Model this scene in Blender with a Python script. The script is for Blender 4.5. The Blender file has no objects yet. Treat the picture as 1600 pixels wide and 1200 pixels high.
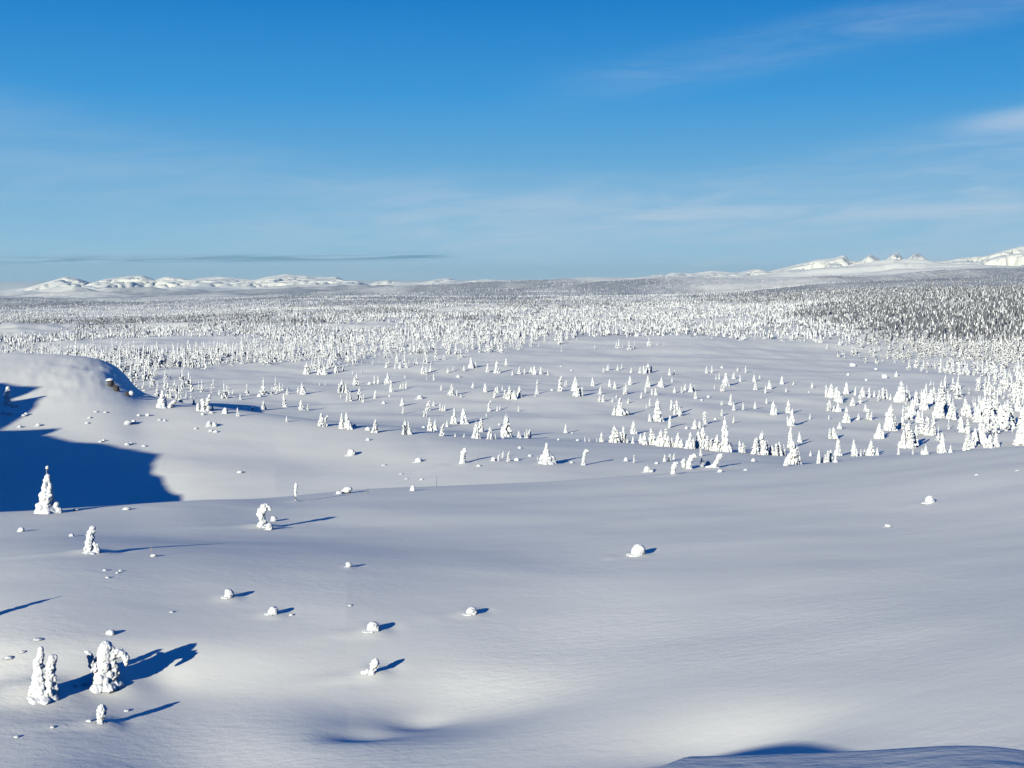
import bpy, bmesh, math, random
import numpy as np
from mathutils import Vector, Matrix

# ------------------------------------------------------------------ camera, world, sun, exposure
F = 1931.0                      # focal length in pixels of the 1600 px wide photograph
PITCH = math.radians(4.97)
CAMZ = 40.0
SUN_EL = math.radians(16.0)
SHADOW_DIR = math.radians(62.0) # direction (from +x towards +y) in which shadows fall
S = bpy.context.scene
C = S.collection

cam_d = bpy.data.cameras.new('camera')
cam = bpy.data.objects.new('camera', cam_d)
C.objects.link(cam)
cam_d.sensor_width = 36.0
cam_d.lens = 36.0 * F / 1600.0
cam_d.clip_start = 0.1
cam_d.clip_end = 120000.0
cam.location = (0, 0, CAMZ)
cam.rotation_euler = (math.radians(90) - PITCH, 0, 0)
S.camera = cam

S.view_settings.view_transform = 'Standard'
S.view_settings.look = 'None'
S.view_settings.gamma = 1.0
S.view_settings.use_curve_mapping = False
S.view_settings.exposure = 0.36
S.cycles.max_bounces = 6
S.cycles.diffuse_bounces = 0
S.cycles.volume_bounces = 0

tdir = Vector((math.cos(SHADOW_DIR) * math.cos(SUN_EL), math.sin(SHADOW_DIR) * math.cos(SUN_EL), -math.sin(SUN_EL)))
sun_d = bpy.data.lights.new('sun', 'SUN')
sun = bpy.data.objects.new('sun', sun_d)
C.objects.link(sun)
sun_d.energy = 5.0
sun_d.angle = math.radians(0.5)
sun_d.color = (1.0, 0.955, 0.71)
sun.rotation_euler = tdir.to_track_quat('-Z', 'Y').to_euler()
sun.location = (-30, -30, 80)


class N:
    """small helper to write node trees"""
    def __init__(self, nt):
        self.nt = nt
        nt.nodes.clear()

    def new(self, t, **kw):
        n = self.nt.nodes.new(t)
        for k, v in kw.items():
            setattr(n, k, v)
        return n

    def put(self, sock, v):
        if hasattr(v, 'is_output') or isinstance(v, bpy.types.NodeSocket):
            self.nt.links.new(v, sock)
        else:
            sock.default_value = v

    def math(self, op, a, b=0.0, c=0.0, clamp=False):
        n = self.new('ShaderNodeMath', operation=op, use_clamp=clamp)
        for i, v in enumerate((a, b, c)):
            self.put(n.inputs[i], v)
        return n.outputs[0]

    def mix(self, f, a, b, blend='MIX'):
        n = self.new('ShaderNodeMix', data_type='RGBA', blend_type=blend)
        self.put(n.inputs['Factor'], f)
        self.put(n.inputs['A'], a)
        self.put(n.inputs['B'], b)
        return n.outputs['Result']

    def ramp(self, f, stops, interp='LINEAR'):
        n = self.new('ShaderNodeValToRGB')
        n.color_ramp.interpolation = interp
        el = n.color_ramp.elements
        while len(el) > 1:
            el.remove(el[-1])
        for i, (p, c) in enumerate(stops):
            e = el[0] if i == 0 else el.new(p)
            e.position = p
            e.color = c if len(c) == 4 else (*c, 1)
        self.put(n.inputs['Fac'], f)
        return n.outputs['Color']

    def noise(self, vec, scale, detail=4.0, rough=0.5, dist=0.0):
        n = self.new('ShaderNodeTexNoise')
        self.put(n.inputs['Vector'], vec)
        n.inputs['Scale'].default_value = scale
        n.inputs['Detail'].default_value = detail
        n.inputs['Roughness'].default_value = rough
        n.inputs['Distortion'].default_value = dist
        return n.outputs['Fac']

    def smooth(self, x, lo, hi):
        n = self.new('ShaderNodeMapRange', interpolation_type='SMOOTHSTEP')
        self.put(n.inputs['Value'], x)
        self.put(n.inputs['From Min'], lo)
        self.put(n.inputs['From Max'], hi)
        return n.outputs['Result']


def build_world():
    w = bpy.data.worlds.new('World')
    S.world = w
    w.use_nodes = True
    n = N(w.node_tree)
    out = n.new('ShaderNodeOutputWorld')
    bg = n.new('ShaderNodeBackground')
    bg.inputs['Strength'].default_value = 0.080
    sky = n.new('ShaderNodeTexSky', sky_type='NISHITA')
    sky.sun_disc = False
    sky.sun_elevation = SUN_EL
    # the sun stands opposite to the direction the shadows fall in
    sun_az = math.atan2(-tdir.x, -tdir.y)            # clockwise from +y
    sky.sun_rotation = sun_az
    sky.altitude = 900
    sky.air_density = 1.0
    sky.dust_density = 0.3
    sky.ozone_density = 2.0
    tc = n.new('ShaderNodeTexCoord')
    sep = n.new('ShaderNodeSeparateXYZ')
    n.put(sep.inputs[0], tc.outputs['Generated'])
    el = n.math('MULTIPLY', n.math('ARCSINE', sep.outputs[2]), 180 / math.pi)   # elevation, degrees
    az = n.math('MULTIPLY', n.math('ARCTAN2', sep.outputs[0], sep.outputs[1]), 180 / math.pi)
    azl = n.math('MINIMUM', n.math('MAXIMUM', az, -24.0), 26.0)
    # deep winter blue: the air's own colour, deepened towards the zenith
    t = n.math('DIVIDE', el, 30.0, clamp=True)
    tint = n.mix(1.0, n.ramp(t, SKY_TINT), (10.0, 10.0, 10.0, 1), 'MULTIPLY')
    col = n.mix(0.012, tint, sky.outputs[0])
    # thin cirrus veil
    cv = n.new('ShaderNodeCombineXYZ')
    tilt = n.math('SUBTRACT', el, n.math('MULTIPLY', az, 0.06))
    n.put(cv.inputs[0], n.math('MULTIPLY', az, 0.055))
    n.put(cv.inputs[1], n.math('MULTIPLY', tilt, 0.42))
    nz = n.math('ADD', n.math('MULTIPLY', n.noise(cv.outputs[0], 1.0, 5.0, 0.5, 0.25), 0.55), n.math('MULTIPLY', n.noise(cv.outputs[0], 3.2, 7.0, 0.62, 0.9), 0.45))
    band = n.math('MULTIPLY', n.smooth(el, -0.5, 2.5), n.math('SUBTRACT', 1.0, n.smooth(el, 4.5, 8.0)))
    # the veil's upper edge sinks from the left to the middle and climbs again to the right
    azm = n.math('SUBTRACT', azl, 2.0)
    edge = n.math('ADD', 4.6, n.math('MULTIPLY', n.math('MULTIPLY', azm, azm), 0.0062))
    veil = n.math('SUBTRACT', 1.0, n.smooth(el, n.math('SUBTRACT', edge, 2.2), n.math('ADD', edge, 0.9)))
    veil = n.math('MULTIPLY', veil, n.math('ADD', 0.30, n.smooth(nz, 0.38, 0.66)))
    # streak crossing the upper sky at the right
    c2 = n.math('SUBTRACT', el, n.math('ADD', 9.7, n.math('MULTIPLY', n.math('SUBTRACT', azl, 10.0), 0.17)))
    st = n.math('SUBTRACT', 1.0, n.smooth(n.math('ABSOLUTE', c2), 0.0, 1.6))
    st = n.math('MULTIPLY', n.math('MULTIPLY', st, n.smooth(az, -2.0, 9.0)), n.smooth(nz, 0.3, 0.8))
    # bright puff low at the right
    c3 = n.math('SUBTRACT', el, n.math('ADD', 6.6, n.math('MULTIPLY', n.math('SUBTRACT', azl, 22.0), 0.10)))
    pf = n.math('MULTIPLY', n.math('SUBTRACT', 1.0, n.smooth(n.math('ABSOLUTE', c3), 0.0, 0.8)), n.smooth(az, 18.2, 22.0))
    pf = n.math('MULTIPLY', pf, n.smooth(nz, 0.15, 0.6))
    tot = n.math('ADD', n.math('MULTIPLY', n.math('MULTIPLY', veil, n.math('ADD', 0.40, n.math('MULTIPLY', n.smooth(az, -18.0, 2.0), 0.85))), 0.42), n.math('ADD', n.math('MULTIPLY', st, 0.34), n.math('MULTIPLY', pf, 0.36)), clamp=True)
    col = n.mix(tot, col, CLOUD_COL)
    # flat grey streaks just above the hills at the left
    sv = n.new('ShaderNodeCombineXYZ')
    n.put(sv.inputs[0], n.math('MULTIPLY', az, 0.16))
    n.put(sv.inputs[1], n.math('MULTIPLY', n.math('SUBTRACT', el, n.math('MULTIPLY', az, 0.012)), 4.2))
    ns = n.noise(sv.outputs[0], 1.0, 4.0, 0.6, 0.3)
    cc = n.math('SUBTRACT', n.math('SUBTRACT', el, 0.98), n.math('MULTIPLY', az, 0.014))
    sb = n.math('SUBTRACT', 1.0, n.smooth(n.math('ABSOLUTE', cc), 0.03, 0.26))
    sb = n.math('MULTIPLY', n.math('MULTIPLY', sb, n.smooth(ns, 0.40, 0.56)), n.math('SUBTRACT', 1.0, n.smooth(az, -4.5, -2.0)))
    col = n.mix(n.math('MULTIPLY', sb, 0.9), col, STREAK_COL)
    n.put(bg.inputs['Color'], col)
    n.put(out.inputs['Surface'], bg.outputs[0])


SKY_TINT = [(0.0, (0.32, 0.56, 0.74)), (0.04, (0.26, 0.52, 0.72)), (0.13, (0.155, 0.42, 0.68)), (0.27, (0.038, 0.30, 0.67)), (0.42, (0.002, 0.19, 0.56)), (0.7, (0.002, 0.09, 0.33)), (1.0, (0.001, 0.045, 0.22))]
CLOUD_COL = (5.2, 6.2, 7.4, 1)
STREAK_COL = (1.3, 2.9, 4.3, 1)
build_world()

# ------------------------------------------------------------------ noise
def _hash(ix, iy, seed):
    h = (ix.astype(np.int64) * 374761393 + iy.astype(np.int64) * 668265263 + seed * 974634777) & 0xFFFFFFFF
    h = ((h ^ (h >> 13)) * 1274126177) & 0xFFFFFFFF
    h = (h ^ (h >> 16)) & 0xFFFFFF
    return h / float(0xFFFFFF)


def vnoise(x, y, seed=0):
    x = np.asarray(x, float); y = np.asarray(y, float)
    ix = np.floor(x); iy = np.floor(y)
    fx = x - ix; fy = y - iy
    ux = fx ** 3 * (fx * (fx * 6 - 15) + 10); uy = fy ** 3 * (fy * (fy * 6 - 15) + 10)
    def g(dx, dy):
        a = _hash(ix + dx, iy + dy, seed) * 2 * math.pi
        return np.cos(a) * (fx - dx) + np.sin(a) * (fy - dy)
    n0 = g(0, 0) * (1 - ux) + g(1, 0) * ux
    n1 = g(0, 1) * (1 - ux) + g(1, 1) * ux
    return (n0 * (1 - uy) + n1 * uy) * 1.5


def fbm(x, y, seed=0, octv=4, gain=0.5):
    s = 0.0; a = 1.0
    for i in range(octv):
        s = s + a * vnoise(x * 2 ** i + 17.3 * i, y * 2 ** i - 9.1 * i, seed + i)
        a *= gain
    return s


def sstep(x, a, b):
    t = np.clip((x - a) / (b - a), 0, 1)
    return t * t * (3 - 2 * t)


# ------------------------------------------------------------------ terrain table
# Rows of knots per azimuth column.  Each knot: (distance m, image row of the ground there), or a
# negative second value = metres below the eye (for ground that the photograph does not show).
COLS = [-1500, -400, 0, 130, 185, 215, 300, 500, 800, 1100, 1350, 1600, 2000, 3200]
def col(*k):
    return k
T = {
 -1500: [(5,-2.6),(14,-7),(43,-15),(49,-16.4),(58,-17.5),(76,-19.2),(93,-21),(112,-22.8), (155,-26.5),(200,-24),(270,-17),(330,-24)],
 -400: [(5,-2.6),(14,-7),(43,1185),(49,1090),(58,1005),(76,905),(93,850),(112,815), (155,-26.5),(200,-22.5),(270,-14.5),(330,-26)],
 0:    [(5,-2.5),(14,-7),(40.3,1172),(46.5,1085),(51,1000),(65.5,900),(83,845),(100,804), (152,-27.0),(200,672),(268,552),(330,-27)],
 130:  [(5,-2.45),(14,-7),(40.3,1172),(46.5,1085),(51,1000),(65.5,900),(83,842),(100,799), (151,-27.3),(192,688),(266,559),(330,-30)],
 185:  [(5,-2.4),(14,-6.9),(40.3,1172),(46.5,1085),(51,1000),(65.5,900),(83,841),(100,796), (151,-27.4),(188,697),(262,577),(320,-31)],
 215:  [(5,-2.4),(14,-6.9),(40.3,1172),(46.5,1085),(51,1000),(65.5,900),(83,840),(100,794), (151,-27.4),(185,705),(240,613),(300,-31)],
 300:  [(5,-2.3),(14,-6.8),(40,1172),(46,1085),(51,1000),(65.5,900),(84,839),(103,787), (151,-26.9),(180,716),(225,633),(290,-31)],
 500:  [(5,-2.2),(14,-6.6),(38.5,1172),(44.6,1085),(51.2,1000),(66.5,900),(85,836),(119,773), (150,-26.2),(176,726),(208,663),(275,-31)],
 800:  [(5,1194),(13,-6.7),(36.7,1172),(42.6,1085),(51.3,1000),(67,900),(83,836),(126,757), (147,-24.9),(166,722),(200,690),(250,-31)],
 1100: [(5,1185),(12,-6.5),(35,1168),(40.5,1085),(48.8,1000),(64,900),(80,832),(130,737), (150,-24.1),(172,722),(202,702),(245,-31.2)],
 1350: [(5,1177),(11,-5.7),(33.5,1165),(38.7,1085),(46.5,1000),(61,900),(77,830),(129,722), (150,-21.5),(172,-25.5),(200,-29),(240,-31)],
 1600: [(5,1170),(11,-5.2),(32.4,1160),(37,1085),(44,1000),(58,900),(74,826),(125,700), (147,-19.5),(170,-25),(200,-29),(240,-31)],
 2000: [(5,-1.9),(11,-4.6),(31,1155),(36,1075),(43,990),(56,890),(72,815),(120,690), (145,-19.5),(170,-25),(200,-29),(240,-31)],
 3200: [(5,-1.9),(11,-4.4),(32,-11.5),(37,-12),(44,-12.5),(58,-13),(74,-14),(118,-16), (145,-19.5),(170,-25),(200,-29),(240,-31)],
}
PR = [420, 600, 850, 1200, 1700, 2500, 3600, 5500, 8500, 13000, 17000]
P = {
 -1500: [602,562,532,514,503,498,484,477,470,467,465],
 -400: [602,562,532,514,503,498,484,477,470,467,465],
 0:    [600,560,530,513,501,497,484,476,470,467,465],
 215:  [592,552,526,510,498,494,480,474,468,465,463],
 500:  [586,547,520,501,487,486,474,466,460,457,455],
 800:  [582,543,515,495,478,481,473,461,452,445,441],
 1100: [585,545,512,490,474,474,468,457,446,439,434],
 1350: [590,556,505,475,458,460,452,443,437,431,426],
 1600: [600,562,500,470,451,456,446,436,430,423,418],
 2000: [600,558,495,466,448,452,444,434,428,421,416],
 3200: [600,558,495,466,448,452,444,434,428,421,416],
}


def az_of(px):
    return math.atan((px - 800) / F)


def drop(r, az, y):
    k = (600 - y) / F
    c = np.cos(az)
    return r * c * (math.sin(PITCH) - k * math.cos(PITCH)) / (k * math.sin(PITCH) + math.cos(PITCH))


def pchip(x, y, xi):
    """monotone cubic interpolation; x, y: (n,), xi: (m,)"""
    h = np.diff(x); d = np.diff(y) / h
    m = np.zeros_like(y)
    m[0], m[-1] = d[0], d[-1]
    for i in range(1, len(x) - 1):
        if d[i - 1] * d[i] > 0:
            w1 = 2 * h[i] + h[i - 1]; w2 = h[i] + 2 * h[i - 1]
            m[i] = (w1 + w2) / (w1 / d[i - 1] + w2 / d[i])
    k = np.clip(np.searchsorted(x, xi) - 1, 0, len(x) - 2)
    t = (xi - x[k]) / h[k]
    t = np.clip(t, 0, 1)
    return ((1 + 2 * t) * (1 - t) ** 2 * y[k] + t * (1 - t) ** 2 * h[k] * m[k] + t * t * (3 - 2 * t) * y[k + 1] + t * t * (t - 1) * h[k] * m[k + 1])


def lipped(k, a):
    """two more knots so that the brow at the viewer's feet is a crisp edge"""
    (r, v), rest = k[0], k[1:]
    d = -v if v < 0 else float(drop(r, a, v))
    return [(r * 0.6, -(d * 0.6 + 0.44)), (r, -d), (r * 1.08, -(d * 1.08 + 0.02)), (r * 1.35, -(d * 1.35 + float(np.interp(800 + F * math.tan(max(-1.2, min(1.2, a))), [500, 900, 1300, 1600], [1.6, 1.0, 0.45, 0.2]))))] + list(rest)


def knots():
    azs = np.array([az_of(c) for c in COLS])
    pk = sorted(P)
    paz = np.array([az_of(c) for c in pk])
    LR, D = [], []
    for c, a in zip(COLS, azs):
        lr = [math.log(0.3)]; dd = [-1.7]
        for r, v in lipped(T[c], a):
            lr.append(math.log(r))
            dd.append(v if v < 0 else -float(drop(r, a, v)))
        for j, r in enumerate(PR):
            yy = np.interp(a, paz, [P[q][j] for q in pk])
            lr.append(math.log(r)); dd.append(-float(drop(r, min(max(a, -0.6), 0.6), yy)))
        lr.append(math.log(60000)); dd.append(dd[-1] * 1.0 - 200)
        LR.append(lr); D.append(dd)
    return azs, np.array(LR), np.array(D)


KAZ, KLR, KD = knots()
AZ_IN = np.radians(26.0)
NA = 640
az_in = np.linspace(-AZ_IN, AZ_IN, NA)
az_left = -AZ_IN - np.geomspace(0.002, math.pi - AZ_IN, 150)[::-1]
az_right = AZ_IN + np.geomspace(0.002, math.pi - AZ_IN, 70)
AZ = np.concatenate([az_left, az_in, az_right])
RG = np.concatenate([np.geomspace(1.2, 14000, 940), np.arange(14065, 25000, 65), np.geomspace(25000, 90000, 24)])
LRG = np.log(RG); NR = len(RG)

H = np.zeros((len(AZ), NR))
azc = np.clip(AZ, KAZ[0], KAZ[-1])
klr = np.stack([pchip(KAZ, KLR[:, j], azc) for j in range(KLR.shape[1])], 1)
kd = np.stack([pchip(KAZ, KD[:, j], azc) for j in range(KD.shape[1])], 1)
_c = [i for i, c in enumerate(COLS) if c not in (130, 185, 215)]
for j in range(12):                                 # near slope: smooth across the helper columns
    klr[:, j] = pchip(KAZ[_c], KLR[_c, j], azc)
    kd[:, j] = pchip(KAZ[_c], KD[_c, j], azc)
for j in range(klr.shape[1]):                       # take the kinks out across the columns
    sg = 22.0 if j < 12 else 5.0
    hw = int(sg * 2.8)
    _g = np.exp(-(np.arange(-hw, hw + 1) / sg) ** 2); _g /= _g.sum()
    for arr in (klr, kd):
        v_ = arr[:, j].copy()
        reg = np.interp(az_in, AZ, v_)
        step = az_in[1] - az_in[0]
        ext = np.interp(np.arange(-hw, len(az_in) + hw) * step + az_in[0], AZ, v_)
        sm = np.convolve(ext, _g, mode='valid')
        wt = sstep(AZ_IN - np.abs(az_in), 0, math.radians(2.5))
        arr[len(az_left):len(az_left) + NA, j] = reg * (1 - wt) + sm * wt
for i in range(len(AZ)):
    H[i] = pchip(klr[i], kd[i], LRG)
AA, RR = np.meshgrid(AZ, RG, indexing='ij')
X = RR * np.sin(AA); Y = RR * np.cos(AA)
# behind the viewer the hill simply goes on, a little higher
back = sstep(np.abs(AA), 1.3, 2.6)
H = H * (1 - back) + back * np.minimum(-1.7 + 0.03 * RR, 30.0)


def gauss(cx, cy, sx, sy, ang, amp, p=2.0):
    c, s = math.cos(ang), math.sin(ang)
    u = (X - cx) * c + (Y - cy) * s
    v = -(X - cx) * s + (Y - cy) * c
    return amp * np.exp(-((np.abs(u / sx)) ** p + (np.abs(v / sy)) ** p))


def grid_sample(G, x, y):
    r = np.hypot(x, y); a = np.arctan2(x, y)
    fi = np.interp(a, AZ, np.arange(len(AZ)))
    fj = np.interp(np.log(np.maximum(r, 1.3)), LRG, np.arange(NR))
    i = np.clip(np.floor(fi).astype(int), 0, len(AZ) - 2); j = np.clip(np.floor(fj).astype(int), 0, NR - 2)
    u = fi - i; v = fj - j
    return G[i, j] * (1 - u) * (1 - v) + G[i + 1, j] * u * (1 - v) + G[i, j + 1] * (1 - u) * v + G[i + 1, j + 1] * u * v


def ground_z(x, y):
    return grid_sample(H, np.asarray(x, float), np.asarray(y, float))


def ground_at(px, py, rmin=8.0, rmax=30000.0):
    """where the line of sight through the photograph's pixel meets the ground"""
    a = (px - 800) / F; b = (600 - py) / F
    d = np.array([a, math.cos(PITCH) + b * math.sin(PITCH), -math.sin(PITCH) + b * math.cos(PITCH)])
    hx = math.hypot(d[0], d[1])
    rs = np.geomspace(rmin, rmax, 2600)
    x = d[0] / hx * rs; y = d[1] / hx * rs; z = CAMZ + d[2] / hx * rs
    g = ground_z(x, y)
    hit = np.nonzero(z <= g)[0]
    if not len(hit):
        return None
    k = hit[0]
    return float(x[k]), float(y[k]), float(g[k]), float(rs[k])


# a rocky spur beyond the picture's left edge, whose broken crest throws its shadow into the hollow
_s = X * math.cos(SHADOW_DIR) + Y * math.sin(SHADOW_DIR)
_w = -X * math.sin(SHADOW_DIR) + Y * math.cos(SHADOW_DIR)
_te = math.tan(SUN_EL); S0 = 52.0
EDGE = [(288, 786), (262, 755), (246, 735), (248, 722), (255, 712), (200, 700), (130, 689), (60, 680), (0, 672), (100, 668), (110, 662), (60, 637), (0, 628), (72, 618), (70, 605), (0, 597)]
H += CAMZ
pts = []
for px, py in EDGE:                                  # where the shadow's rim lies, and how high its caster must stand
    g = ground_at(px, py, 135.0)
    s_ = g[0] * math.cos(SHADOW_DIR) + g[1] * math.sin(SHADOW_DIR)
    w_ = -g[0] * math.sin(SHADOW_DIR) + g[1] * math.cos(SHADOW_DIR)
    pts.append((w_, g[2] - CAMZ + (s_ - S0) * _te - 0.4))
H -= CAMZ
pts.sort()
keep = []
for w_, z_ in pts:
    if not keep or w_ - keep[-1][0] > 1.2:
        keep.append((w_, z_))
w0, z0 = keep[0]; w1, z1 = keep[-1]
keep = [(w0 - 40, -60), (w0 - 6, -25), (w0 - 2, z0 - 6)] + keep + [(w1 + 4, z1 - 3), (w1 + 14, z1 - 18), (w1 + 40, -60)]
print('SPUR', [(round(a), round(b, 1)) for a, b in keep])
crest_w, crest_z = zip(*keep)
# the viewer's own hill falls away to the side the sun comes from, so that its light reaches the slope below
_cap = np.maximum(-1.45 - np.where(_s < 3.0, 0.75 * np.clip(_w - 0.4, 0, None), 1.05 * np.clip(_w - 1.5, 0, None)), -17.0)
_lim = np.minimum(H, _cap)
H = H + (_lim - H) * (1 - sstep(_s, 5.2, 7.5)) * (RR < 90) * (1 - sstep(RR, 60, 90))
_low = np.minimum(H, -12.3 + (32.0 - _s) * math.tan(SUN_EL))
H = H + (_low - H) * sstep(_w, 1.7, 2.5) * (1 - sstep(_w, 14, 20)) * sstep(_s, -6, -2) * (1 - sstep(_s, 20, 25)) * (RR < 60)
spur = np.interp(_w, crest_w, crest_z) + 0.4 * fbm(_w / 5, _s / 30, 66, 3) - np.where(_s > S0, (_s - S0) ** 2 / 15.0, (_s - S0) ** 2 / 28.0)
_d = np.clip(spur - H, -30, 40)
H = H + np.where(_d > 8, _d, 1.0 * np.log1p(np.exp(_d / 1.0))) * (_s > 15) * (RR < 400) * sstep(-AA, 0.397, 0.43)

# undulations
wfar = sstep(RR, 180, 320)
H += wfar * (1 - sstep(RR, 2500, 5000)) * 1.2 * (1 + 1.3 * sstep(RR, 500, 1200)) * fbm(X / 62, Y / 62, 3, 4)
H += (1 - sstep(RR, 250, 400)) * sstep(RR, 12, 40) * 0.20 * fbm(X / 26, Y / 20, 11, 3, 0.40)
H += sstep(RR, 2400, 4500) * (1 - sstep(RR, 14000, 18000)) * 0.0042 * RR * fbm(X / 1500, Y / 1000, 15, 5)
H += sstep(RR, 3000, 6000) * (1 - sstep(RR, 30000, 50000)) * 0.0075 * (1 - 0.65 * sstep(RR, 7000, 12000)) * RR * fbm(X / 3600, Y / 2200, 5, 5)
H += sstep(RR, 700, 1100) * (1 - sstep(RR, 2600, 4000)) * 5.0 * np.maximum(fbm(X / 260, Y / 260, 8, 3), -0.2)

_x, _y = 245 * math.sin(math.atan((160 - 800) / F)), 245 * math.cos(math.atan((160 - 800) / F))
H += 0.25 * np.exp(-((X - _x) / 13) ** 2 - ((Y - _y) / 22) ** 2) * fbm(X / 5, Y / 7, 44, 4, .6)
# hollows and drifts of the near slope
def at_px(px, r):
    a = az_of(px)
    return r * math.sin(a), r * math.cos(a)
for px, r, sx, sy, ang, amp in [(715, 42.5, 4.0, 3.6, 0.35, -0.66), (560, 40, 1.3, 0.9, 0.5, -0.22), (650, 42, 1.1, 0.8, 0.5, -0.16), (470, 40, 3.0, 4.0, 0.5, 0.25),
                                (1130, 35, 3.4, 2.4, 0.15, -0.45), (400, 66, 18, 13, 0.15, 0.75), (900, 60, 14, 8, .1, .25)]:
    x0, y0 = at_px(px, r)
    H += gauss(x0, y0, sx, sy, ang, amp)

# wind scoops and drift tails round the near stumps and trees
H += CAMZ
_dr = []
for px, py, a_ in [(65, 1088, .30), (163, 1069, .32), (157, 1131, .14), (142, 863, .22), (410, 823, .26), (997, 866, .13), (583, 986, .14), (737, 959, .12), (427, 960, .11), (358, 934, .12),
                   (580, 1053, .14), (1452, 785, .13), (545, 886, .07), (462, 783, .10), (723, 725, .22), (854, 724, .3), (1052, 742, .2), (1117, 732, .25)]:
    g = ground_at(px, py)
    _dr.append((g[0], g[1], a_))
H -= CAMZ
for x0, y0, a_ in _dr:
    H += gauss(x0, y0, a_ * 4.5, a_ * 4.0, 0, a_ * .8)                      # foot drift
    H += gauss(x0 - a_ * 9, y0 - a_ * 5, a_ * 11, a_ * 1.8, 0.35, a_ * .45)   # tail lying up-sun
    H += gauss(x0 + a_ * 6, y0 + a_ * 2, a_ * 3, a_ * 3, 0, -a_ * .35)       # scoop in the lee
# ---- far mountains: crest rows read from the photograph
MT = [(-400, 452), (-200, 450), (0, 459), (30, 455), (60, 445), (85, 438), (105, 432), (125, 435), (145, 442), (165, 436), (205, 431), (225, 430), (245, 437), (262, 432),
      (285, 434), (300, 437), (320, 434), (345, 432), (375, 435), (400, 437), (420, 432), (450, 428), (480, 431), (512, 433), (527, 432), (545, 441), (570, 452), (590, 440),
      (610, 437), (635, 443), (660, 441), (690, 435), (705, 435), (720, 440), (760, 436), (800, 439), (840, 441), (880, 437), (910, 433), (950, 434),
      (980, 434), (1010, 438), (1050, 426), (1080, 427), (1110, 423), (1150, 426), (1180, 420), (1200, 424), (1240, 414), (1275, 405), (1300, 403), (1317, 398),
      (1325, 407), (1343, 408), (1358, 397), (1378, 409), (1398, 393), (1413, 409), (1430, 394), (1450, 408), (1470, 408), (1500, 403), (1540, 399), (1560, 392), (1590, 385), (1640, 383), (1800, 380), (2100, 395)]
maz = np.array([az_of(p) for p, _ in MT]); my = np.array([float(v) for _, v in MT])
RM = 24000.0
base = np.array([np.interp(math.log(13500), LRG, H[i]) for i in range(len(AZ))])
wx = fbm(X / 4200, Y / 4200, 61, 4); wy = fbm(X / 4200, Y / 4200, 71, 4)
offc = np.clip(np.abs(RR - RM) / 4000.0, 0, 1)
azw = np.clip(AA + 0.030 * wx * offc, maz[0], maz[-1])
crest = np.interp(azw, maz, -drop(RM, maz, my))
rel = crest - base[:, None]
f0 = RM - 4600 + 1500 * wy
prof = np.clip((RR - f0) / (RM - f0), 0, 1)
prof = 0.72 * prof + 0.28 * sstep(prof, 0, 1)
rid = 1 - np.abs(fbm(X / 950 + wx * .5, Y / 1150 + wy * .5, 21, 6, 0.52)) * 1.25
rid2 = 1 - np.abs(fbm(X / 380 + wy * .4, Y / 480, 27, 5, 0.5))
relief = (rid - 0.74) * 1.0 + (rid2 - 0.72) * 0.55
mtn = base[:, None] + rel * prof + sstep(prof, 0.02, 0.45) * (1 - np.exp(-((RR - RM) / 700.0) ** 2)) * np.minimum(relief, 0.13 * (1 - prof) - 0.03) * np.clip(rel, 60, 480) * 2.8
# low forerunners in front of the fells
fore = np.maximum(fbm(X / 5200, Y / 2600, 81, 4) + 0.05, 0) * 170 * sstep(RR, 12000, 15000) * (1 - sstep(RR, 18500, 21000))
mtn = mtn + fore * np.clip(rel / 250, .25, 1)
mw = sstep(RR, 13500, 15500)
H = H * (1 - mw) + np.where(RR <= RM, mtn, base[:, None] + rel * np.exp(-np.clip(RR - RM, 0, None) / 1500.0) - 100 * sstep(RR, RM, 30000)) * mw
H += CAMZ

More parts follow.
